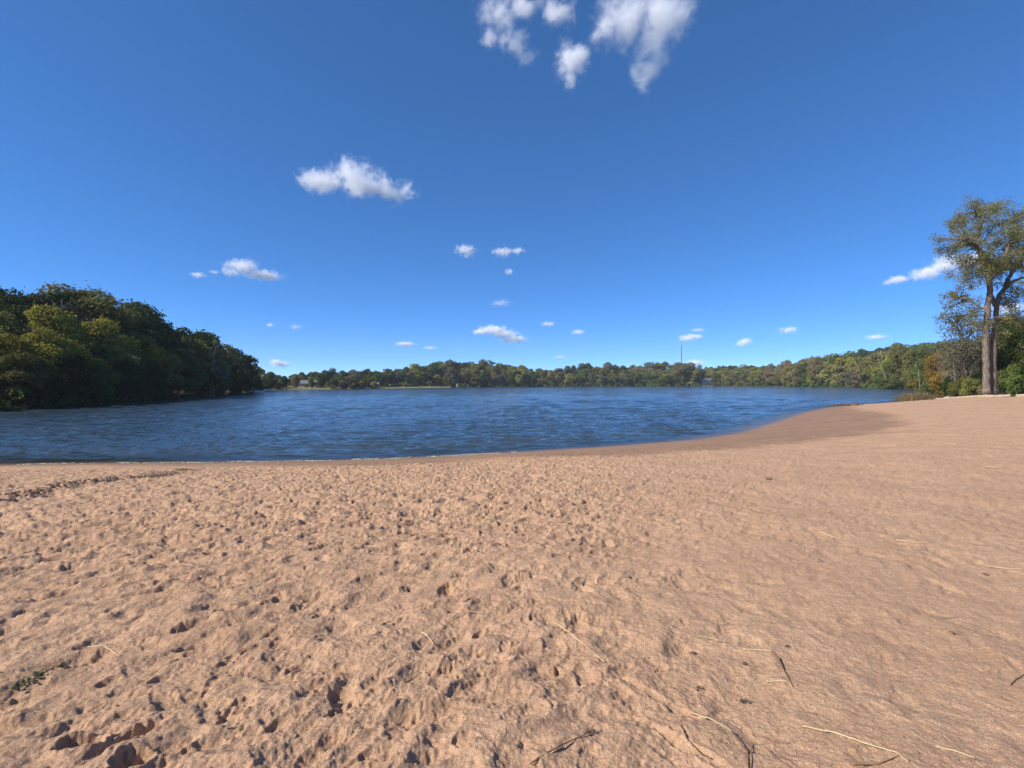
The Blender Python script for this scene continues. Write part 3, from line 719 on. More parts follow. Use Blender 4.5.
# the deep heel holes and drag marks seen in the photograph
for (hx, hy, a, b, th, D) in [(80, 743, .085, .06, 0.3, .085), (133, 760, .07, .06, 0.4, .08), (107, 752, .09, .025, 0.9, .05), (500, 658, .07, .04, 0.3, .06), (525, 650, .16, .02, .45, .025), (296, 660, .06, .04, 1.0, .05),
                             (318, 682, .10, .05, .7, .05), (455, 608, .05, .03, .2, .04), (158, 673, .07, .03, .9, .045), (108, 676, .05, .04, 1, .05), (465, 742, .05, .04, .6, .05), (475, 680, .05, .035, .8, .04), (290, 715, .12, .05, .9, .045),
                             (322, 742, .12, .045, 1.1, .05), (378, 692, .1, .06, .9, .035), (430, 715, .13, .07, .7, .035), (205, 742, .13, .05, .8, .045), (60, 655, .16, .04, .6, .04), (620, 690, .16, .05, 2.0, .02), (650, 690, .3, .03, 2.25, .03),
                             (690, 745, .3, .03, 2.2, .03), (660, 735, .12, .07, 2.0, .022), (150, 590, .10, .05, .6, .045), (82, 580, .1, .04, .6, .05), (25, 595, .16, .05, .5, .05), (15, 720, .16, .05, .6, .05), (125, 640, .14, .04, .5, .04),
                             (195, 640, .13, .04, .6, .045), (240, 700, .1, .05, .7, .04), (345, 705, .1, .05, 1.0, .04), (110, 600, .15, .04, .6, .05), (190, 620, .1, .04, .5, .05), (300, 600, .1, .05, .5, .045), (225, 605, .07, .04, .5, .05)]:
    x, y = pix_ground(hx, hy); stamp(x, y, a, b, th, D * (0.95 if D > 0.055 else 0.62), 0.3)
for (ax_, ay_), (bx_, by_) in zip([(-8, 505), (45, 490), (80, 483), (130, 477)], [(45, 490), (80, 483), (130, 477), (190, 469)]):
    pa, pb = pix_ground(ax_, ay_), pix_ground(bx_, by_); th_ = math.atan2(pb[1] - pa[1], pb[0] - pa[0])
    for k in range(9):
        t = (k + rng.uniform(-.3, .3)) / 9; stamp(pa[0] + (pb[0] - pa[0]) * t + rng.normal(0, .15), pa[1] + (pb[1] - pa[1]) * t + rng.normal(0, .15), rng.uniform(.5, .9), rng.uniform(.2, .35), th_ + rng.normal(0, .3), -rng.uniform(.012, .035), 0)
DET = (det + prints) * (1 - 0.75 * sstep(R(72), R(84), np.abs(SA)))[None, :] * sstep(0.1, 1.0, SR)[:, None]
def sand_z(x, y):
    i = int(np.clip(np.searchsorted(SR, math.hypot(x, y)), 0, len(SR) - 1)); j = int(np.clip(np.searchsorted(SA, math.atan2(x, y)), 0, len(SA) - 1))
    return float(sz[i, j] + DET[i, j])
# damp sand: a band along the water that widens towards the corner of the bay
WETPX = [(-60, 468), (100, 465.5), (300, 466), (420, 465), (500, 458), (600, 456), (680, 453), (760, 447), (830, 440), (880, 433), (905, 425), (902, 418), (880, 412), (855, 408), (840, 405)]
WL = np.array([pix_ground(*p) for p in WETPX])
wpoly = np.vstack([WL, np.array([plan(832, 406), plan(785, 417), plan(700, 436), plan(460, 450), plan(200, 458), plan(-60, 458)])])
win = np.zeros(sx.shape, bool); n_ = len(wpoly)
for i in range(n_):
    x1, y1 = wpoly[i]; x2, y2 = wpoly[(i + 1) % n_]
    if y1 != y2: win ^= ((y1 > sy) != (y2 > sy)) & (sx < (x2 - x1) * (sy - y1) / (y2 - y1) + x1)
wd = seg_dist(sx, sy, WL); wsd = np.where(win, wd, -wd) + 1.2 * fbm(sx / 3.0, sy / 2.0, 3)
wetv = np.maximum(sstep(-1.2, 1.6, wsd), sstep(1.2, 0.2, ssd))
keep = (ssd > -14) & (sw > 0.5) & ~behind_edge(sx, sy)
kf = keep[:-1, :-1] & keep[1:, :-1] & keep[:-1, 1:] & keep[1:, 1:]
V = np.stack([sx, sy, sz + DET], -1).reshape(-1, 3)
V, Fq, at = compact(V, grid_faces(*sx.shape, kf), {'wet': ('POINT', wetv.ravel()), 'churn': ('POINT', rough.ravel())})
mesh_obj('sand', V, Fq, sand_mat(), smooth=True, attrs=at)['kind'] = 'structure'
print('sand', len(V), npr, round(time.time() - T0, 1))

def water_mat():
    n = N('lake water'); sh = n.attr('shore')
    p = n.n('BsdfPrincipled', i_Roughness=0.10, i_IOR=1.33)
    n.l(n.mix(n.ramp(sh, (0, 0), (1, 1)), (0.040, 0.050, 0.046), (0.030, 0.052, 0.074)), p.inputs['Base Color'])
    mp = n.n('Mapping'); n.l(n.n('TexCoord').outputs['Object'], mp.inputs[0]); mp.inputs['Scale'].default_value = (0.55, 1.0, 1.0); mp.inputs['Rotation'].default_value = (0, 0, 0.35)
    b1 = n.n('Bump', i_Strength=1.0, i_Distance=0.30); n.l(n.ramp(sh, (0.0, 0.06), (0.45, 1.0)), b1.inputs['Strength']); n.l(n.noise(0.95, 2.6, 0.6, vec=mp.outputs[0], dist=0.4), b1.inputs['Height'])
    b2 = n.n('Bump', i_Strength=0.8, i_Distance=0.02); n.l(n.ramp(sh, (0.0, 0.15), (0.45, 0.8)), b2.inputs['Strength']); n.l(n.noise(7.0, 3, 0.6, vec=mp.outputs[0]), b2.inputs['Height']); n.l(b1.outputs[0], b2.inputs['Normal'])
    m3 = n.n('Mapping'); n.l(n.n('TexCoord').outputs['Object'], m3.inputs[0]); m3.inputs['Scale'].default_value = (0.42, 0.085, 1.0)
    b3 = n.n('Bump', i_Strength=1.0, i_Distance=0.4); n.l(n.noise(1.0, 4, 0.6, vec=m3.outputs[0], dist=0.3), b3.inputs['Height']); n.l(b2.outputs[0], b3.inputs['Normal'])
    n.l(n.ramp(sh, (0.3, 0.0), (1.0, 1.0)), b3.inputs['Strength'])
    n.l(b3.outputs[0], p.inputs['Normal'])
    n.l(n.ramp(sh, (0.0, 0.28), (0.15, 0.6), (0.5, 1.0)), p.inputs['Alpha'])
    n.l(p.outputs[0], n.out.inputs[0]); return n.m
wl = [16.0]
while wl[-1] < 900: r = wl[-1]; wl.append(r + min(max(0.14 * r * r / 2000, 0.08), 3.0))
WR = np.array(wl); WA = np.linspace(-R(70), R(62), 1050)
lx, ly = polar(WR, WA); _, lsd, _ = terrain(lx, ly)
drr = np.gradient(WR)[:, None]; dlat = (WR * (WA[1] - WA[0]))[:, None]
hgt = np.zeros_like(lx)
gust = np.clip(0.98 + 0.6 * fbm(lx / 18, ly / 40, 2), 0.6, 1.4)
for k in range(64):
    lam = math.exp(rng.uniform(math.log(0.45), math.log(9.0))); th = rng.normal(R(262), R(26)); kk = 2 * math.pi / lam
    ph = rng.uniform(0, 6.28) + 0.3 * perlin(lx / (6 * lam) + k, ly / (6 * lam))
    fade = sstep(1.2, 3.0, lam / np.maximum(drr, dlat)) * (1.0 if lam < 3 else 0.35 + 0.65 * sstep(40, 110, ly))
    s_ = np.sin(kk * (lx * math.cos(th) + ly * math.sin(th)) + ph)
    hgt += (0.036 if lam < 1.5 else 0.034 if lam < 4.5 else 0.016) * lam / (2 * math.pi) * s_ * fade
hgt *= gust * (0.15 + 0.85 * sstep(0, 5, -lsd))
keepw = lsd < 6
kf = keepw[:-1, :-1] | keepw[1:, :-1] | keepw[:-1, 1:] | keepw[1:, 1:]
V, Fq, at = compact(np.stack([lx, ly, hgt], -1).reshape(-1, 3), grid_faces(*lx.shape, kf), {'shore': ('POINT', np.clip(-lsd / 9.0, 0, 1).ravel())})
mesh_obj('lake_water', V, Fq, water_mat(), smooth=True, attrs=at)['kind'] = 'structure'
print('water', len(V), round(time.time() - T0, 1))

# ------------------------------------------------------------------ foam, weed line, litter on the sand
def blobs(P, S, squash=0.5):
    """small irregular octahedral crumbs"""
    n = len(P); base = np.array([(1, 0, 0), (0, 1, 0), (-1, 0, 0), (0, -1, 0), (0, 0, 1), (0, 0, -1)], float)
    fc = np.array([(0, 1, 4), (1, 2, 4), (2, 3, 4), (3, 0, 4), (1, 0, 5), (2, 1, 5), (3, 2, 5), (0, 3, 5)])
    th = rng.uniform(0, 6.28, n); c, s = np.cos(th), np.sin(th)
    b = base[None] * rng.uniform(.5, 1.4, (n, 6, 1)); b[:, :, 0] *= rng.uniform(1, 1.9, (n, 1))
    X = b[:, :, 0] * c[:, None] - b[:, :, 1] * s[:, None]; Y_ = b[:, :, 0] * s[:, None] + b[:, :, 1] * c[:, None]
    V = np.stack([X, Y_, b[:, :, 2] * squash], -1) * S[:, None, None] + P[:, None, :]
    return V.reshape(-1, 3), (fc[None] + 6 * np.arange(n)[:, None, None]).reshape(-1, 3)
M['foam'] = rough_mat('pale foam and algae', (0.36, 0.38, 0.23), (0.62, 0.62, 0.46), 2.0, 0.7)
M['weed'] = rough_mat('dried dark weed', (0.085, 0.062, 0.042), (0.20, 0.145, 0.10), 6.0, 0.95)
M['crumb'] = rough_mat('dark damp crumbs', (0.085, 0.060, 0.044), (0.17, 0.12, 0.085), 20.0, 0.95)
pts = []
sb = [plan(*p) for p in [(-40, 465.3), (0, 465), (100, 463.5), (200, 463), (320, 461), (400, 458.5), (460, 455.5), (540, 451)]]
acc = 0
for (a, b) in zip(sb[:-1], sb[1:]):
    L = math.dist(a, b)
    for k in range(int(L * 60)):
        t = rng.random(); x = a[0] + (b[0] - a[0]) * t; y = a[1] + (b[1] - a[1]) * t
        pxx = 512 + F * x / y
        g = perlin(np.array([x * .7]), np.array([3.3]))[0] + 0.25 * perlin(np.array([x * 3.1]), np.array([7.3]))[0] + (0.25 if pxx < 335 else (-0.05 if pxx < 500 else -0.4))
        if g > 0.02: pts.append((x, y + 0.02 + rng.normal(0, .10) + 0.12 * math.sin(x * 2.1), 0))
P = np.array(pts); z_, sd_, _ = terrain(P[:, 0], P[:, 1]); P[:, 2] = np.maximum(z_, 0) + 0.02
V, Fq = blobs(P, rng.uniform(.018, .055, len(P)), .3)
tag(mesh_obj('foam', V, Fq, M['foam']), 'pale greenish foam line along the water edge', 'foam', kind='stuff')

def litter(name, label, P, S, mat, sq=.5):
    V, Fq = blobs(np.array(P), np.array(S), sq); o = mesh_obj(name, V, Fq, mat); return tag(o, label, 'debris', kind='stuff')
P, S = [], []
line = [(-8, 505, 2.5), (15, 499, 2.5), (45, 490, 3), (80, 483, 3.5), (110, 478, 4), (130, 477, 4.5), (150, 477, 5), (165, 475, 5), (182, 471, 4), (190, 469, 2)]
lp = [(pix_ground(a, b), w) for a, b, w in line]
for ((a, wa), (b, wb)) in zip(lp[:-1], lp[1:]):
    for k in range(520):
        t = rng.random(); w = (wa + (wb - wa) * t) * 0.11
        x = a[0] + (b[0] - a[0]) * t + rng.normal(0, w * .7); y = a[1] + (b[1] - a[1]) * t + rng.normal(0, w * .8)
        if perlin(np.array([x * 1.1]), np.array([y * 1.1]))[0] < -0.12: continue
        P.append((x, y, sand_z(x, y) + rng.uniform(0, .01))); S.append(rng.uniform(.006, .027))
litter('debris', 'dark line of dried weed washed up on the sand below the water edge', P, S, M['weed'], .8)
P, S = [], []
for k in range(5200):     # tiny dark crumbs everywhere
    y = 1.7 + 12 * rng.random() ** 1.6; u = rng.uniform(-1.1, 1.1); x = u * y
    if perlin(np.array([x * .9 + 5]), np.array([y * .9]))[0] < 0.05 and rng.random() < .8: continue
    P.append((x, y, sand_z(x, y) + .001)); S.append(rng.uniform(.0015, .0055))
litter('debris', 'tiny dark plant crumbs scattered over the dry sand', P, S, M['crumb'], .6)

def stalk_mat(name, a, b): return rough_mat(name, a, b, 9.0, 0.7)
M['straw'] = stalk_mat('dry pale straw', (0.34, 0.25, 0.14), (0.58, 0.46, 0.27))
M['brownstalk'] = stalk_mat('brown stalk', (0.17, 0.10, 0.05), (0.30, 0.20, 0.11))
M['darkstalk'] = stalk_mat('dark stalk', (0.06, 0.042, 0.03), (0.13, 0.09, 0.06))
def stalk(pix, r, mat, label, name='reed_stalk', lift=0.003):
    r *= 0.8
    g = [pix_ground(*p) for p in pix]
    o = empty(name, (g[0][0], g[0][1], sand_z(*g[0])))
    pts = []
    for a, b in zip(g[:-1], g[1:]):
        n = 7
        for k in range(n): t = k / n; pts.append((a[0] + (b[0] - a[0]) * t, a[1] + (b[1] - a[1]) * t))
    pts.append(g[-1])
    zs = np.array([sand_z(*p) for p in pts]); k = np.ones(9) / 9; zp = np.pad(zs, 4, mode='edge'); zz = np.convolve(zp, k, 'valid'); zz = zz + 0.7 * max(0.0, float((zs - zz).max())) + lift
    L = np.array([(p[0] - g[0][0] + rng.normal(0, .0015), p[1] - g[0][1] + rng.normal(0, .0015), z - o.location[2]) for p, z in zip(pts, zz)])
    bpy.data.objects.remove(o)
    s = Shape(); s.tube(L, [r * (1 - .45 * i / len(L)) * (1.25 if i % 7 == 0 else 1) for i in range(len(L))], 6)
    ob = s.build(name, mat, None, True); ob.location = (g[0][0], g[0][1], sand_z(*g[0]))
    tag(ob, label, 'stalk', 'dry stalks lying on the sand'); return ob
ST = M['straw']; BS = M['brownstalk']; DS = M['darkstalk']
stalk([(88, 638), (104, 640), (120, 650)], .006, ST, 'bent pale straw lying among deep footprints above the green weed sprig')
stalk([(553, 620), (576, 640), (605, 662)], .005, ST, 'longer of two parallel straws beside the long sand crack')
stalk([(574, 639), (590, 648), (603, 660)], .004, ST, 'shorter of two parallel straws beside the long sand crack')
stalk([(530, 768), (560, 750), (588, 735)], .006, BS, 'brown twig running up from the bottom edge to a dark weed clump')
stalk([(690, 635), (706, 636), (728, 639)], .004, ST, 'short level straw left of the kinked reed')
stalk([(744, 650), (757, 651), (772, 653)], .007, ST, 'flat pale leaf blade joined to the dark kinked reed')
stalk([(773, 654), (779, 657), (786, 674), (793, 688)], .005, DS, 'dark kinked reed pointing down from the pale blade')
stalk([(767, 680), (777, 681), (787, 683)], .006, ST, 'short fat straw beside the foot of the kinked reed')
stalk([(689, 708), (712, 719), (732, 730)], .004, ST, 'thin pale straw meeting a dark stem near the bottom edge')
stalk([(732, 730), (742, 740), (748, 750), (749, 770)], .005, DS, 'dark stem bending down to the bottom edge')
stalk([(803, 726), (835, 734), (868, 747), (896, 758), (908, 770)], .005, ST, 'longest pale straw slanting down to the bottom edge')
stalk([(852, 766), (880, 766), (900, 761)], .005, BS, 'brown stem crossing the lower end of the longest straw')
stalk([(421, 628), (427, 632), (434, 638)], .006, ST, 'stubby pale straw in the middle of the trampled sand')
stalk([(404, 680), (411, 675), (421, 668)], .005, BS, 'short brown twig beside a pit in the trampled sand')
stalk([(226, 727), (235, 725), (243, 725)], .004, ST, 'small straw with a white tip near the deep heel holes')
stalk([(452, 614), (468, 610), (486, 611)], .004, ST, 'thin curved straw below the dark clod')
stalk([(896, 541), (913, 543), (926, 544)], .007, ST, 'pale straw on the smooth sand out near the middle of the beach')
stalk([(820, 533), (828, 536), (838, 538)], .007, ST, 'pale straw just left of the mid beach straw')
stalk([(928, 615), (944, 617), (958, 617)], .004, BS, 'thin brown stem on the smooth sand above the small pits')
stalk([(936, 752), (955, 757), (975, 764)], .005, ST, 'thin straw near the bottom corner of the smooth sand')
stalk([(699, 655), (706, 663), (713, 671)], .003, BS, 'fine brown stem beside a row of dark crumbs')
stalk([(985, 563), (1003, 566), (1030, 569)], .005, ST, 'long thin straw by the dark pebble at the frame edge')
stalk([(1010, 682), (1018, 676), (1030, 671)], .004, BS, 'brown stem entering from the frame edge on smooth sand')
stalk([(681, 727), (687, 738), (702, 752), (712, 757)], .005, DS, 'dark curved stem in a groove near the bottom edge')
stalk([(751, 768), (752, 748), (753, 735)], .003, BS, 'upright thin brown stem beside the dark bending stem')
stalk([(985, 467), (995, 468), (1003, 468)], .014, ST, 'pale stick far out on the smooth upper beach')
stalk([(265, 551), (272, 553), (278, 552)], .008, ST, 'small straw on the trampled sand left of centre')

def clump(px, py, n, rad, size, mat, label, name='weed_clump', cat='weed clump', sq=.8, up=.02):
    x, y = pix_ground(px, py); z = sand_z(x, y)
    P = rng.normal(0, 1, (n, 3)) * np.array([rad, rad * .8, up * .5]); P[:, 2] = np.abs(P[:, 2])
    V, Fq = blobs(P, rng.uniform(.5, 1.2, n) * size, sq)
    s = Shape()
    for k in range(6):
        a = rng.normal(0, rad * .5, 2); e = a + rng.normal(0, rad * 1.4, 2)
        s.tube([(a[0], a[1], .004), ((a[0] + e[0]) / 2, (a[1] + e[1]) / 2, up), (e[0], e[1], .004)], [.0025, .002, .001], 4)
    n0 = len(V); V = np.vstack([V, np.array(s.v)]); fl = Fq.tolist() + [[i + n0 for i in f] for f in s.f]
    o = mesh_obj(name, V * 0.72, fl, mat); o.location = (x, y, z + .002); tag(o, label, cat); return o
clump(592, 731, 22, .018, .010, M['crumb'], 'dark weed clump at the upper end of the brown twig')
clump(745, 697, 30, .022, .011, M['crumb'], 'dark weed clump on smooth sand below the kinked reed', up=.03)
clump(404, 583, 18, .030, .022, M['weed'], 'dark clod sitting in the middle of the trampled sand', 'clod', 'clod', up=.03)
clump(987, 571, 10, .014, .016, M['weed'], 'dark pebble sized clod near the frame edge', 'clod', 'clod', up=.025)
clump(953, 635, 8, .012, .008, M['crumb'], 'small dark crumb on the smooth sand above the frame corner')
clump(745, 663, 8, .010, .008, M['crumb'], 'small dark crumb just above the larger weed clump')
clump(787, 648, 8, .010, .008, M['crumb'], 'small dark crumb just right of the pale leaf blade')
clump(693, 650, 14, .018, .009, M['crumb'], 'upper cluster of dark crumbs in the row left of the kinked reed')
clump(699, 684, 9, .012, .008, M['crumb'], 'lower cluster of dark crumbs in the row left of the kinked reed')
clump(408, 523, 14, .05, .03, M['weed'], 'dark clod alone on the lighter sand of the middle beach', 'clod', 'clod', up=.05)
clump(770, 478, 12, .06, .04, M['weed'], 'dark speck of weed on the upper beach past the wet sand', up=.05)
# green weed sprig
def sprig():
    x, y = pix_ground(42, 674); z = sand_z(x, y); x2, y2 = pix_ground(64, 664)
    d = np.array([x2 - x, y2 - y]); L = np.linalg.norm(d) * 1.1; d /= np.linalg.norm(d)
    root = empty('weed_sprig', (x, y, z)); tag(root, 'wilted green weed sprig lying on the trampled sand', 'weed')
    s = Shape(); s.tube([(-d[0] * L, -d[1] * L, .012), (0, 0, .02), (d[0] * L * .5, d[1] * L * .5, .03), (d[0] * L, d[1] * L, .015)], [.003, .003, .0025, .0015], 5)
    s.build('stem', M['sprigstem'], root)
    n = 70; t = rng.uniform(-1, 1, n); P = np.stack([d[0] * L * t, d[1] * L * t, np.full(n, .022)], 1) + rng.normal(0, .012, (n, 3)); P[:, 2] = np.maximum(P[:, 2], .006)
    nr = unit(n) + np.array([0, 0, .6]); nr /= np.linalg.norm(nr, axis=1)[:, None]
    V, Fq = leaves(P, nr, .016, 1.8); mesh_obj('leaves', V, Fq, M['sprig'], root, attrs={'tint': ('FACE', rng.random(n))})
M['sprigstem'] = rough_mat('weed stem', (0.10, 0.12, 0.05), (0.20, 0.20, 0.10))
M['sprig'] = leaf_mat('weed leaves', (0.05, 0.09, 0.03), (0.14, 0.18, 0.08), (0.4, 0.42, 0.3))
sprig()

# ------------------------------------------------------------------ corner of the beach: reeds, edging, driftwood
M['reed'] = leaf_mat('dry reeds', (0.17, 0.105, 0.06), (0.36, 0.25, 0.14), (0.12, 0.13, 0.05))
def reeds(px, y, n, w, h, label):
    x, y = spot(px, y); z = gz(x, y)
    P0 = np.clip(rng.normal(0, 1, (n, 2)), -1.5, 1.5) * w
    th = rng.uniform(0, 6.28, n); hh = h * rng.uniform(.5, 1.1, n); ln = rng.normal(0, .18, (n, 2)) * hh[:, None]
    wx_ = np.cos(th) * .035; wy_ = np.sin(th) * .035; Z0 = terrain(P0[:, 0] + x, P0[:, 1] + y)[0] - z - 0.1
    b = np.stack([P0[:, 0], P0[:, 1], Z0], 1); W_ = np.stack([wx_, wy_, np.zeros(n)], 1)
    m = b + np.stack([ln[:, 0] * .4, ln[:, 1] * .4, hh * .6], 1); t = b + np.stack([ln[:, 0], ln[:, 1], hh], 1)
    V = np.stack([b - W_, b + W_, m + W_ * .8, m - W_ * .8, t + W_ * .3, t - W_ * .3], 1).reshape(-1, 3)
    Fq = (np.array([(0, 1, 2, 3), (3, 2, 4, 5)])[None] + 6 * np.arange(n)[:, None, None]).reshape(-1, 4)
    o = mesh_obj('reed_clump', V, Fq, M['reed'], attrs={'tint': ('FACE', np.repeat(rng.random(n), 2))}); o.location = (x, y, z)
    tag(o, label, 'reeds')
reeds(914, 103, 900, 1.5, 1.9, 'dry tan reed clump at the corner where sand meets water')
reeds(925, 112, 420, 1.3, 1.5, 'smaller brown reed clump behind the tan one')
M['edging'] = rough_mat('pale weathered timber', (0.42, 0.32, 0.20), (0.58, 0.47, 0.32), 2.5, 0.85, 0.03, 4.0)
names = ['end beam of the pale edging nearest the reed clump', 'second pale edging beam from the reeds', 'pale edging beam in front of the giant tree', 'pale edging beam beyond the giant tree at the frame edge']
for k, (a, b) in enumerate(zip(EDGE[:-1], EDGE[1:])):
    if k > 3: break
    a = np.array(a); b = np.array(b); d = (b - a) / np.linalg.norm(b - a); L = np.linalg.norm(b - a); nrm = np.array([-d[1], d[0]])
    s = Shape(); m = 10
    ring = []
    for i in range(m + 1):
        q = a + d * (0.01 + (L - .02) * i / m); z = gz(q[0], q[1]); hh = 0.30 + 0.05 * rng.normal() * .5
        for (u, v) in ((-.3, -.4), (.3, -.4), (.33, hh * .7), (.2, hh), (-.2, hh), (-.33, hh * .7)):
            s.v.append((q[0] + nrm[0] * u - a[0], q[1] + nrm[1] * u - a[1], z + v))
    for i in range(m):
        for j in range(6): s.f.append([i * 6 + j, i * 6 + (j + 1) % 6, (i + 1) * 6 + (j + 1) % 6, (i + 1) * 6 + j])
    s.f.append([5, 4, 3, 2, 1, 0]); s.f.append([m * 6 + j for j in range(6)])
    o = s.build('edging_beam', M['edging']); o.location = (a[0], a[1], 0); tag(o, names[k], 'edging', 'pale beams edging the top of the beach')
def rock(px, y, r, label, mat):
    x, y = spot(px, y); n = 14; m = 9
    V = []
    for i in range(m + 1):
        for j in range(n):
            t = math.pi * i / m; p = 2 * math.pi * j / n
            q = np.array([math.sin(t) * math.cos(p), math.sin(t) * math.sin(p), math.cos(t)])
            k = 1 + .3 * perlin(np.array([q[0] * 1.7 + px]), np.array([q[1] * 1.7 + q[2] * 2.1]))[0]
            V.append(q * r * k * np.array([1.3, .9, .6]))
    Fl = [[i * n + j, (i + 1) * n + j, (i + 1) * n + (j + 1) % n, i * n + (j + 1) % n] for i in range(m) for j in range(n)]
    o = mesh_obj('rock', V, Fl, mat); o.location = (x, y, gz(x, y) + r * .2); tag(o, label, 'rock')
M['rock'] = rough_mat('pale stone', (0.40, 0.33, 0.27), (0.60, 0.53, 0.45), 2.0, 0.9, 0.03, 4)
rock(951, 118, 0.75, 'pale boulder behind the end of the edging', M['rock'])
rock(946.5, 116, 0.45, 'smaller pale stone beside the boulder behind the edging', M['rock'])
M['drift'] = rough_mat('driftwood', (0.10, 0.065, 0.045), (0.24, 0.15, 0.10), 4, .95)
def driftwood():
    x, y = pix_ground(848, 406); z = gz(x, y); root = empty('driftwood', (x, y, z)); tag(root, 'reddish brown driftwood heap at the water edge of the sand spit', 'driftwood')
    for k in range(16):
        a = rng.normal(0, 1, 2) * np.array([1.3, .5]); e = a + rng.normal(0, 1, 2) * np.array([1.4, .5]); zz = rng.uniform(.05, .4)
        Shape().tube([(a[0], a[1], zz * .5), ((a[0] + e[0]) / 2, (a[1] + e[1]) / 2, zz + .1), (e[0], e[1], zz * .6)], [.10, .08, .04], 6).build('branch', M['drift'], root)
driftwood()

# ------------------------------------------------------------------ houses, mast, dock on the far shore
M['white'] = rough_mat('white siding', (0.62, 0.61, 0.58), (0.74, 0.73, 0.70), 1.0, .7)
M['cream'] = rough_mat('cream siding', (0.55, 0.48, 0.34), (0.68, 0.61, 0.45), 1.0, .7)
M['greywall'] = rough_mat('blue grey siding', (0.20, 0.215, 0.235), (0.28, 0.295, 0.315), 1.0, .7)
M['pinkwall'] = rough_mat('pinkish brick', (0.34, 0.25, 0.21), (0.42, 0.32, 0.27), 3.0, .85)
M['roofgrey'] = rough_mat('grey shingles', (0.10, 0.105, 0.115), (0.17, 0.175, 0.185), 2.0, .8)
M['roofdark'] = rough_mat('dark shingles', (0.045, 0.045, 0.05), (0.085, 0.08, 0.08), 2.0, .8)
M['roofpale'] = rough_mat('pale metal roof', (0.48, 0.50, 0.52), (0.60, 0.62, 0.64), 2.0, .5)
gl = N('window glass'); p = gl.n('BsdfPrincipled', i_Roughness=0.08); p.inputs['Base Color'].default_value = (0.02, 0.025, 0.03, 1); gl.l(p.outputs[0], gl.out.inputs[0]); M['glass'] = gl.m
M['wood'] = rough_mat('brown door', (0.12, 0.07, 0.04), (0.18, 0.11, 0.07))
def house(name, px, dshore, w, d, hw, hr, wall, roof, label, rz=0.0, cat='house', nwin=3, ridge='x', door=True, lift=0.0, floors=1):
    y = yshore(px) + dshore; x = (px - 512) / F * y
    root = empty(name, (x, y, gz(x, y) + lift), rz); tag(root, label, cat)
    o = 0.5
    s = Shape().box(-w / 2, w / 2, -d / 2, d / 2, -1.5, hw)
    if ridge == 'x':
        for e in (-w / 2, w / 2): s.poly([(e, -d / 2, hw), (e, d / 2, hw), (e, 0, hw + hr * .97)], [(0, 1, 2)])
    else:
        for e in (-d / 2, d / 2): s.poly([(-w / 2, e, hw), (w / 2, e, hw), (0, e, hw + hr * .97)], [(0, 1, 2)])
    s.build('wall', wall, root)
    r = Shape(); th = .22
    if ridge == 'x':
        A = [(-w / 2 - o, -d / 2 - o, hw - .15), (w / 2 + o, -d / 2 - o, hw - .15), (w / 2 + o, 0, hw + hr), (-w / 2 - o, 0, hw + hr), (w / 2 + o, d / 2 + o, hw - .15), (-w / 2 - o, d / 2 + o, hw - .15)]
    else:
        A = [(-w / 2 - o, d / 2 + o, hw - .15), (-w / 2 - o, -d / 2 - o, hw - .15), (0, -d / 2 - o, hw + hr), (0, d / 2 + o, hw + hr), (w / 2 + o, -d / 2 - o, hw - .15), (w / 2 + o, d / 2 + o, hw - .15)]
    B = [(a, b, c + th) for a, b, c in A]
    r.poly(A + B, [(3, 2, 1, 0), (5, 4, 2, 3), (6, 7, 8, 9), (9, 8, 10, 11), (0, 1, 7, 6), (4, 5, 11, 10), (0, 6, 9, 3), (3, 9, 11, 5), (1, 2, 8, 7), (2, 4, 10, 8)])
    rf = r.build('roof', roof, root)
    if cat == 'house': Shape().box(w * .2, w * .2 + .8, -.4 + d * .12, .4 + d * .12, hw, hw + hr + .9).build('chimney', M['pinkwall'], rf)
    for fl in range(floors):
        for k in range(nwin):
            cx = -w / 2 + w * (k + .5) / nwin; z0 = .9 + fl * 2.7
            if door and fl == 0 and k == nwin // 2:
                Shape().box(cx - .5, cx + .5, -d / 2 - .06, -d / 2 - .003, .02, 2.1).build('door', M['wood'], root); continue
            wn = Shape().box(cx - .7, cx + .7, -d / 2 - .05, -d / 2 - .003, z0, z0 + 1.3).build('window', M['white'], root)
            Shape().box(cx - .58, cx + .58, -d / 2 - .07, -d / 2 - .052, z0 + .12, z0 + 1.18).build('pane', M['glass'], wn)
    return root
house('house', 307, 40, 17, 9, 2.8, 2.8, M['greywall'], M['roofgrey'], 'long blue grey house with grey roof above the far lawn', 0.15, nwin=4)
house('house', 316, 36, 4.2, 6, 3.2, 1.6, M['white'], M['roofgrey'], 'small white gabled house beside the long blue grey one', 0.1, nwin=1, ridge='y', door=False)
house('house', 299, 46, 9, 8, 2.8, 2.2, M['white'], M['roofgrey'], 'whitish house half hidden at the end of the lawn', 0.2, nwin=3)
house('shelter', 372.5, 24, 12.5, 7, 2.4, 2.3, M['greywall'], M['roofgrey'], 'long grey roofed shelter set back on the far lawn', 0.0, 'shelter', nwin=5)
house('boathouse', 450.8, 8, 2.6, 4, 2.8, 1.6, M['cream'], M['roofpale'], 'first of two slim cream boathouses, closer to the lawn', 0.2, 'boathouse', 1, 'y', True)
house('boathouse', 457.6, 10, 2.0, 4, 2.6, 1.4, M['cream'], M['roofpale'], 'second slim cream boathouse, beside the dark roofed hut', 0.2, 'boathouse', 1, 'y', True)
house('hut', 464.5, 16, 9, 6, 2.3, 1.6, M['greywall'], M['roofdark'], 'low dark roofed hut right of the two cream boathouses', 0.0, 'hut', 3)
house('shed', 545.2, 3, 2.8, 3, 1.9, .9, M['white'], M['roofpale'], 'tiny white shed at the far waterline', 0.1, 'shed', 1, 'y', False)
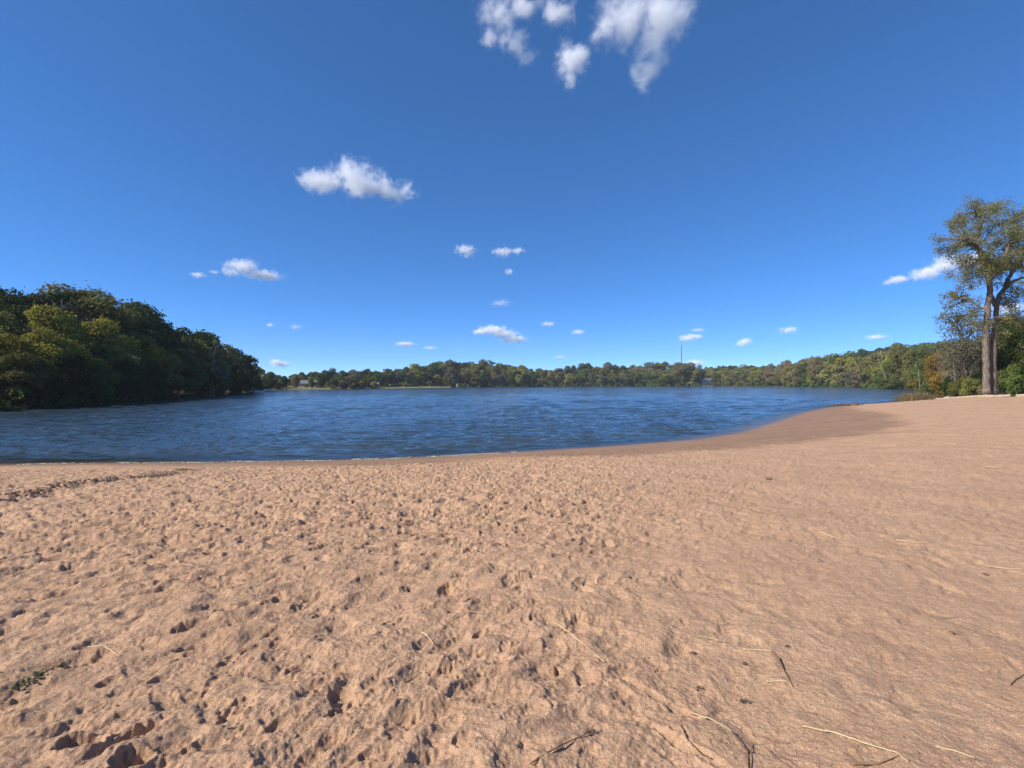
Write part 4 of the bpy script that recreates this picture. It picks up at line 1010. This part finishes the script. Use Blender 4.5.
house('house', 705.5, 26, 13, 9, 5.8, 2.4, M['white'], M['roofgrey'], 'two storey white house among dark trees beyond the lake', 0.2, nwin=4, floors=2)
house('house', 722, 22, 7, 8, 5.6, 2.0, M['pinkwall'], M['roofgrey'], 'pinkish brick house right of the white lakeside house', -0.1, nwin=2, floors=2)
house('house', 574, 75, 8, 8, 5.2, 1.8, M['white'], M['roofpale'], 'pale roofed house peeking out of the far wood', 0.2, nwin=3, floors=1, lift=3)

M['mast'] = rough_mat('red grey mast paint', (0.20, 0.11, 0.10), (0.30, 0.18, 0.17), .1, .7)
M['mastgrey'] = rough_mat('galvanised steel', (0.25, 0.25, 0.26), (0.35, 0.35, 0.36), .1, .6)
def mast():
    y = 1250.0; x = (681.5 - 512) / F * y; zt = CAMZ + (hor(681) - 342.5) / F * y; z0 = 10.0; H = zt - z0
    root = empty('radio_mast', (x, y, z0)); tag(root, 'tall thin lattice radio mast rising behind the far wood', 'mast')
    w = 1.05; c = [(w * math.cos(t), w * math.sin(t)) for t in (0.3, 2.394, 4.489)]
    for a in c: Shape().tube([(a[0], a[1], 0), (a[0], a[1], H * .93)], .38, 6).build('leg', M['mast'], root)
    s = Shape(); n = 34
    for k in range(n):
        za, zb = H * .93 * k / n, H * .93 * (k + 1) / n
        for i in range(3):
            a, b = c[i], c[(i + 1) % 3]; s.tube([(a[0], a[1], za), (b[0], b[1], zb)], .09, 4); s.tube([(a[0], a[1], zb), (b[0], b[1], zb)], .09, 4)
    s.build('bracing', M['mastgrey'], root)
    Shape().tube([(0, 0, H * .92), (0, 0, H)], .22, 6).build('antenna', M['mastgrey'], root)
    for k, zz in ((0, .78), (1, .55)):
        q = Shape().tube([(-1.6, -.6, H * zz), (-1.6, -1.3, H * zz)], [.8, 1.0], 12).build('dish', M['mastgrey'], root)
mast()
M['hull'] = rough_mat('white boat hull', (0.66, 0.67, 0.68), (0.76, 0.76, 0.76), 1, .4)
M['bluecover'] = rough_mat('grey canvas cover', (0.25, 0.28, 0.33), (0.34, 0.37, 0.42), 1, .8)
M['deck'] = rough_mat('weathered dock planks', (0.28, 0.26, 0.23), (0.40, 0.37, 0.33), 1.5, .9)
def dock():
    x, y = plan(263, 391.3); root = empty('dock', (x, y, 0), R(-62)); tag(root, 'low grey wooden dock at the tip of the shaded hillside', 'dock')
    s = Shape()
    for k in range(24): s.box(-6 + .5 * k, -6 + .5 * k + .46, -1, 1, .45, .53)
    s.build('deck', M['deck'], root)
    for k in range(4):
        for e in (-.9, .9): Shape().tube([(-5.5 + 3.6 * k, e, -1.5), (-5.5 + 3.6 * k, e, 1.2)], .09, 8).build('post', M['deck'], root)
def boat(px, py, L, label, cover, rz):
    x, y = plan(px, py); root = empty('boat', (x, y, 0), rz); tag(root, label, 'boat', 'boats moored by the dock')
    V, Fl = [], []; n = 9
    for i in range(n):
        t = i / (n - 1); w = .95 * (1 - max(0, (t - .45) / .55) ** 2.2) + .02; xx = -L / 2 + L * t; sh = .75 + .25 * t ** 2
        V += [(xx, -w, sh), (xx, -w * .8, .1), (xx, 0, -.15), (xx, w * .8, .1), (xx, w, sh)]
    for i in range(n - 1):
        for j in range(4): Fl.append([i * 5 + j, i * 5 + j + 1, (i + 1) * 5 + j + 1, (i + 1) * 5 + j])
    Fl.append([4, 3, 2, 1, 0]); mesh_obj('hull', V, Fl, M['hull'], root)
    s = Shape(); 
    s.poly([(-L * .46, -.85, .76), (-L * .46, .85, .76), (L * .2, .85, .8), (L * .2, -.85, .8), (-L * .3, -.5, 1.35), (-L * .3, .5, 1.35), (L * .08, .4, 1.3), (L * .08, -.4, 1.3)],
           [(4, 7, 6, 5), (0, 3, 7, 4), (3, 2, 6, 7), (2, 1, 5, 6), (1, 0, 4, 5), (0, 1, 2, 3)])
    s.build('cover', cover, root)
    Shape().box(-L / 2 - .45, -L / 2 + .02, -.25, .25, .2, 1.25).build('outboard_motor', M['roofdark'], root)
dock()
boat(268.5, 391.4, 6.0, 'white boat moored at the outer end of the grey dock', M['hull'], R(20))
boat(259, 392.6, 5.5, 'white boat with grey cover moored close under the shaded trees', M['bluecover'], R(50))

# ------------------------------------------------------------------ clouds
CL_N = 0
def cloud(px, py, lobes, dist_alt, label, dens=1.0, wisp=1.0, group=None):
    """lobes: (dx, dy, rx, ry) in pixels around (px, py); real clouds of vapour at about 900 m"""
    d = ray(px, py); t = dist_alt / d[2] if d[2] > 0.06 else dist_alt / 0.06
    t = min(t, 14000.0); c = d * t; s = t / F
    L = [(q[0] * s, -q[1] * s, q[2] * s, q[3] * s) for q in lobes]
    x0 = min(a - r for a, b, r, q in L); x1 = max(a + r for a, b, r, q in L); z0 = min(b - q for a, b, r, q in L); z1 = max(b + q for a, b, r, q in L)
    dep = max(min(max(q for *_, q in L) * 1.6, max(r for _, _, r, _ in L)), 0.0)
    cx, cz = (x0 + x1) / 2, (z0 + z1) / 2; ex, ez = (x1 - x0) / 2, (z1 - z0) / 2
    # faces the camera direction: build in a frame turned to the cloud's azimuth and tilted plane of its own
    V, Fl = [], []; n, m = 24, 14
    for i in range(m + 1):
        for j in range(n):
            th = math.pi * i / m; ph = 2 * math.pi * j / n
            V.append((cx + ex * 1.42 * math.sin(th) * math.cos(ph), dep * 1.25 * math.sin(th) * math.sin(ph), cz + ez * 1.42 * math.cos(th)))
    for i in range(m):
        for j in range(n): Fl.append([i * n + j, (i + 1) * n + j, (i + 1) * n + (j + 1) % n, i * n + (j + 1) % n])
    global CL_N; CL_N += 1
    nt = N('cloud vapour %d' % CL_N); tc = nt.n('TexCoord').outputs['Object']
    of = nt.n('VectorMath', operation='ADD'); nt.l(tc, of.inputs[0]); of.inputs[1].default_value = (CL_N * 731.0, CL_N * 377.0, CL_N * 193.0); tn = of.outputs[0]
    sz_ = max(q for *_, q in L)
    nd = nt.n('TexNoise'); nd.inputs['Scale'].default_value = 0.9 / sz_; nd.inputs['Detail'].default_value = 3; nt.l(tn, nd.inputs['Vector'])
    vs = nt.n('VectorMath', operation='SUBTRACT'); nt.l(nd.outputs['Color'], vs.inputs[0]); vs.inputs[1].default_value = (.5, .5, .5)
    vm = nt.n('VectorMath', operation='SCALE'); nt.l(vs.outputs[0], vm.inputs[0]); vm.inputs['Scale'].default_value = sz_ * 1.0 * wisp
    va = nt.n('VectorMath', operation='ADD'); nt.l(tc, va.inputs[0]); nt.l(vm.outputs[0], va.inputs[1])
    field = None
    for a, b, r, q in L:
        k1 = nt.n('VectorMath', operation='SUBTRACT'); nt.l(va.outputs[0], k1.inputs[0]); k1.inputs[1].default_value = (a, 0, b)
        k2 = nt.n('VectorMath', operation='DIVIDE'); nt.l(k1.outputs[0], k2.inputs[0]); k2.inputs[1].default_value = (r, min(dep, max(r, q)), q)
        k3 = nt.n('VectorMath', operation='LENGTH'); nt.l(k2.outputs[0], k3.inputs[0])
        f = nt.math('SUBTRACT', 1.0, k3.outputs['Value'])
        field = f if field is None else nt.math('MAXIMUM', field, f)
    nz = nt.noise(1.7 / sz_, 9, 0.70, vec=tn, dist=0.4)
    nz = nt.math('MULTIPLY', nt.math('SUBTRACT', nz, 0.56), 3.7 * wisp)
    e = nt.math('ADD', nt.math('MULTIPLY', field, 1.1), nz)
    e = nt.math('MULTIPLY', e, 1.25, clamp=True)
    e = nt.math('MULTIPLY', e, e)
    den = nt.math('MULTIPLY', e, dens * 4.2 / (dep * 1.0))
    v = nt.n('VolumeScatter'); v.inputs['Color'].default_value = (1, 1, 1, 1); v.inputs['Anisotropy'].default_value = -0.15
    nt.l(den, v.inputs['Density']); nt.l(v.outputs[0], nt.out.inputs['Volume'])
    try: nt.m.cycles.volume_step_rate = 0.35
    except Exception: pass
    o = mesh_obj('cloud', V, Fl, nt.m, smooth=True)
    az_ = math.atan2(c[0], c[1]); el = math.atan2(c[2], math.hypot(c[0], c[1]))
    o.location = (c[0], c[1], CAMZ + c[2])
    tilt = el if el > 0.35 else el * 0.5
    o.rotation_euler = Matrix.Rotation(-az_, 3, 'Z').to_4x4().to_3x3().to_euler()
    o.matrix_world = Matrix.Translation(o.location) @ Matrix.Rotation(-az_, 4, 'Z') @ Matrix.Rotation(tilt, 4, 'X')
    tag(o, label, 'cloud', group)
    return o
A = 900.0
cloud(512, 28, [(-14, -12, 26, 26), (2, 12, 20, 20), (16, 24, 18, 13), (-22, 6, 14, 20), (12, -20, 30, 18), (45, -14, 24, 18)], A, 'ragged cloud at the top edge, first of the high cluster', .6, .85, 'high broken clouds')
cloud(572, 60, [(0, 0, 22, 25), (-3, 16, 11, 13), (4, -6, 17, 16)], A, 'small round cloud hanging below the middle of the high cluster', .7, .8, 'high broken clouds')
cloud(642, 30, [(20, -8, 36, 42), (-14, -12, 38, 28), (-40, -4, 24, 20), (3, 32, 17, 20), (-2, 48, 10, 11), (10, 14, 26, 28)], A, 'largest cloud of the high cluster with a tail pointing down', .75, .8, 'high broken clouds')
cloud(355, 181, [(0, -4, 34, 20), (-30, 3, 32, 13), (34, 6, 30, 15), (10, 4, 50, 13), (52, 12, 12, 6)], A, 'white fleecy cloud alone in the middle of the open sky', 1.0, .9)
cloud(252, 271, [(-8, -3, 20, 10), (10, 3, 24, 7), (-18, 2, 10, 7)], A, 'flat bottomed white cloud over the end of the hillside', 1.1, .8)
cloud(198, 275, [(0, 0, 9, 4)], A, 'tiny cloud scrap left of the flat bottomed cloud', .8, .8)
cloud(214, 272, [(0, 0, 7, 3)], A, 'faint cloud wisp beside the flat bottomed cloud', .4, .8)
cloud(465, 250, [(0, 0, 14, 7), (4, 3, 8, 6)], A, 'first of two small neighbouring clouds over the lake', .7, 1.0)
cloud(507, 252, [(-4, 0, 14, 6), (10, -1, 10, 4)], A, 'second and wider of two small neighbouring clouds over the lake', .7, 1.0)
cloud(509, 272, [(0, 0, 6, 4)], A, 'tiny cloud dot below the two neighbouring clouds', .5, 1.0)
cloud(501, 303, [(0, 0, 13, 5)], A, 'faint hazy cloud above the biggest low cloud', .25, 1.0)
cloud(497, 331, [(-4, -1, 20, 7), (-16, 1, 12, 4), (16, 8, 20, 6), (8, 3, 18, 6)], A, 'biggest of the low clouds over the far ridge', 1.1, .7)
cloud(548, 324, [(0, 0, 10, 3.5)], A, 'small low cloud right of the biggest low cloud', .6, .8)
cloud(578, 332, [(0, 0, 9, 3.5)], A, 'small low cloud second to the right of the biggest low cloud', .6, .8)
cloud(405, 344, [(0, 0, 14, 3.6)], A, 'long thin low cloud over the far lawn', .9, .7)
cloud(430, 348, [(0, 0, 10, 2.6)], A, 'fainter low streak beside the long thin cloud', .6, .7)
cloud(281, 364, [(0, 0, 14, 4.5), (-5, -2, 8, 4)], A, 'lowest white cloud just above the tip of the hillside', 1.0, .7)
cloud(270, 325, [(0, 0, 5, 3)], A, 'tiny cloud fleck above the lowest white cloud', .5, .8)
cloud(296, 327, [(0, 0, 8, 3.5)], A, 'faint cloud fleck right of the tiny fleck', .3, .8)
cloud(745, 342, [(0, 0, 9, 5), (-5, 2, 5, 3)], A, 'small bright low cloud right of the mast', 1.0, .8)
cloud(688, 338, [(0, 0, 12, 5.5), (8, -1, 9, 3.5)], A, 'low white cloud at the tip of the mast', 1.0, .8)
cloud(698, 330, [(0, 0, 10, 3)], A, 'faint streak above the cloud at the mast', .35, .8)
cloud(789, 330, [(0, 0, 13, 5)], A, 'hazy low cloud right of the small bright one', .5, .9)
cloud(695, 362.5, [(0, 0, 14, 4)], A, 'pale cloud bank resting on the trees beside the mast', .8, .7)
cloud(876, 337, [(0, 0, 13, 3.6)], A, 'thin low cloud just above the right bank trees', .7, .8)
cloud(925, 271, [(16, -4, 20, 13), (0, 2, 18, 9), (-22, 6, 15, 6), (36, -6, 18, 10)], A, 'elongated white cloud passing behind the giant tree', 1.0, .75)
cloud(1010, 308, [(0, 0, 22, 9)], A, 'pale cloud behind the limbs of the giant tree', .8, .8)
cloud(560, 357, [(0, 0, 9, 2.5)], A, 'faint cloud streak over the far ridge', .4, .8)

hz = N('thin air'); hv = hz.n('VolumePrincipled'); hv.inputs['Color'].default_value = (0.80, 0.89, 1.0, 1); hv.inputs['Density'].default_value = 0.00009
hz.l(hv.outputs[0], hz.out.inputs['Volume'])
Shape().box(-1800, 1800, -1800, 1800, -4.5, 130).build('haze', hz.m)['kind'] = 'stuff'
# ------------------------------------------------------------------ light, sky, camera
w = bpy.data.worlds.new('World'); scene.world = w; w.use_nodes = True
nt = w.node_tree; nt.nodes.clear()
out = nt.nodes.new('ShaderNodeOutputWorld'); bg = nt.nodes.new('ShaderNodeBackground'); sky = nt.nodes.new('ShaderNodeTexSky')
sky.sky_type = 'NISHITA'; sky.sun_disc = False; sky.sun_elevation = SUN_EL; sky.sun_rotation = SUN_AZ
sky.air_density = 1.0; sky.dust_density = 0.0; sky.ozone_density = 5.0; sky.altitude = 8500
hs = nt.nodes.new('ShaderNodeHueSaturation'); hs.inputs['Value'].default_value = 1.72; hs.inputs['Saturation'].default_value = 1.2; hs.inputs['Hue'].default_value = 0.509
gm = nt.nodes.new('ShaderNodeGamma'); gm.inputs[1].default_value = 0.74
nt.links.new(sky.outputs[0], hs.inputs['Color']); nt.links.new(hs.outputs[0], gm.inputs[0]); nt.links.new(gm.outputs[0], bg.inputs[0]); nt.links.new(bg.outputs[0], out.inputs[0])
bg.inputs[1].default_value = 0.14
sd = bpy.data.lights.new('sun', 'SUN'); sd.energy = 4.5; sd.angle = R(0.53); sd.color = (1.0, 0.93, 0.84)
so = bpy.data.objects.new('sun', sd); COL.objects.link(so); so.rotation_euler = SUN_DIR.to_track_quat('Z', 'Y').to_euler(); so.location = (-60, -20, 60)
cd = bpy.data.cameras.new('camera'); cam = bpy.data.objects.new('camera', cd); COL.objects.link(cam); scene.camera = cam
cd.sensor_width = 36; cd.sensor_fit = 'HORIZONTAL'; cd.lens = F * 36 / 1024; cd.clip_start = 0.05; cd.clip_end = 60000
r_, u_, z_ = Vector((1, 0, -ROLL)).normalized(), Vector((ROLL, 0, 1)).normalized(), Vector((0, -1, 0))
cam.matrix_world = Matrix(((r_.x, u_.x, z_.x, 0), (r_.y, u_.y, z_.y, 0), (r_.z, u_.z, z_.z, CAMZ), (0, 0, 0, 1)))
v = scene.view_settings; v.view_transform = 'Standard'; v.look = 'None'; v.exposure = 0.7; v.gamma = 1; v.use_curve_mapping = False
cy = scene.cycles
cy.max_bounces = 16; cy.diffuse_bounces = 3; cy.glossy_bounces = 3; cy.transmission_bounces = 3; cy.transparent_max_bounces = 8; cy.volume_bounces = 14
cy.use_denoising = True; cy.volume_step_rate = 1.0; cy.volume_max_steps = 256; cy.sample_clamp_indirect = 6; cy.sample_clamp_direct = 2.5; cy.caustics_reflective = False; cy.caustics_refractive = False
print('built', round(time.time() - T0, 1))
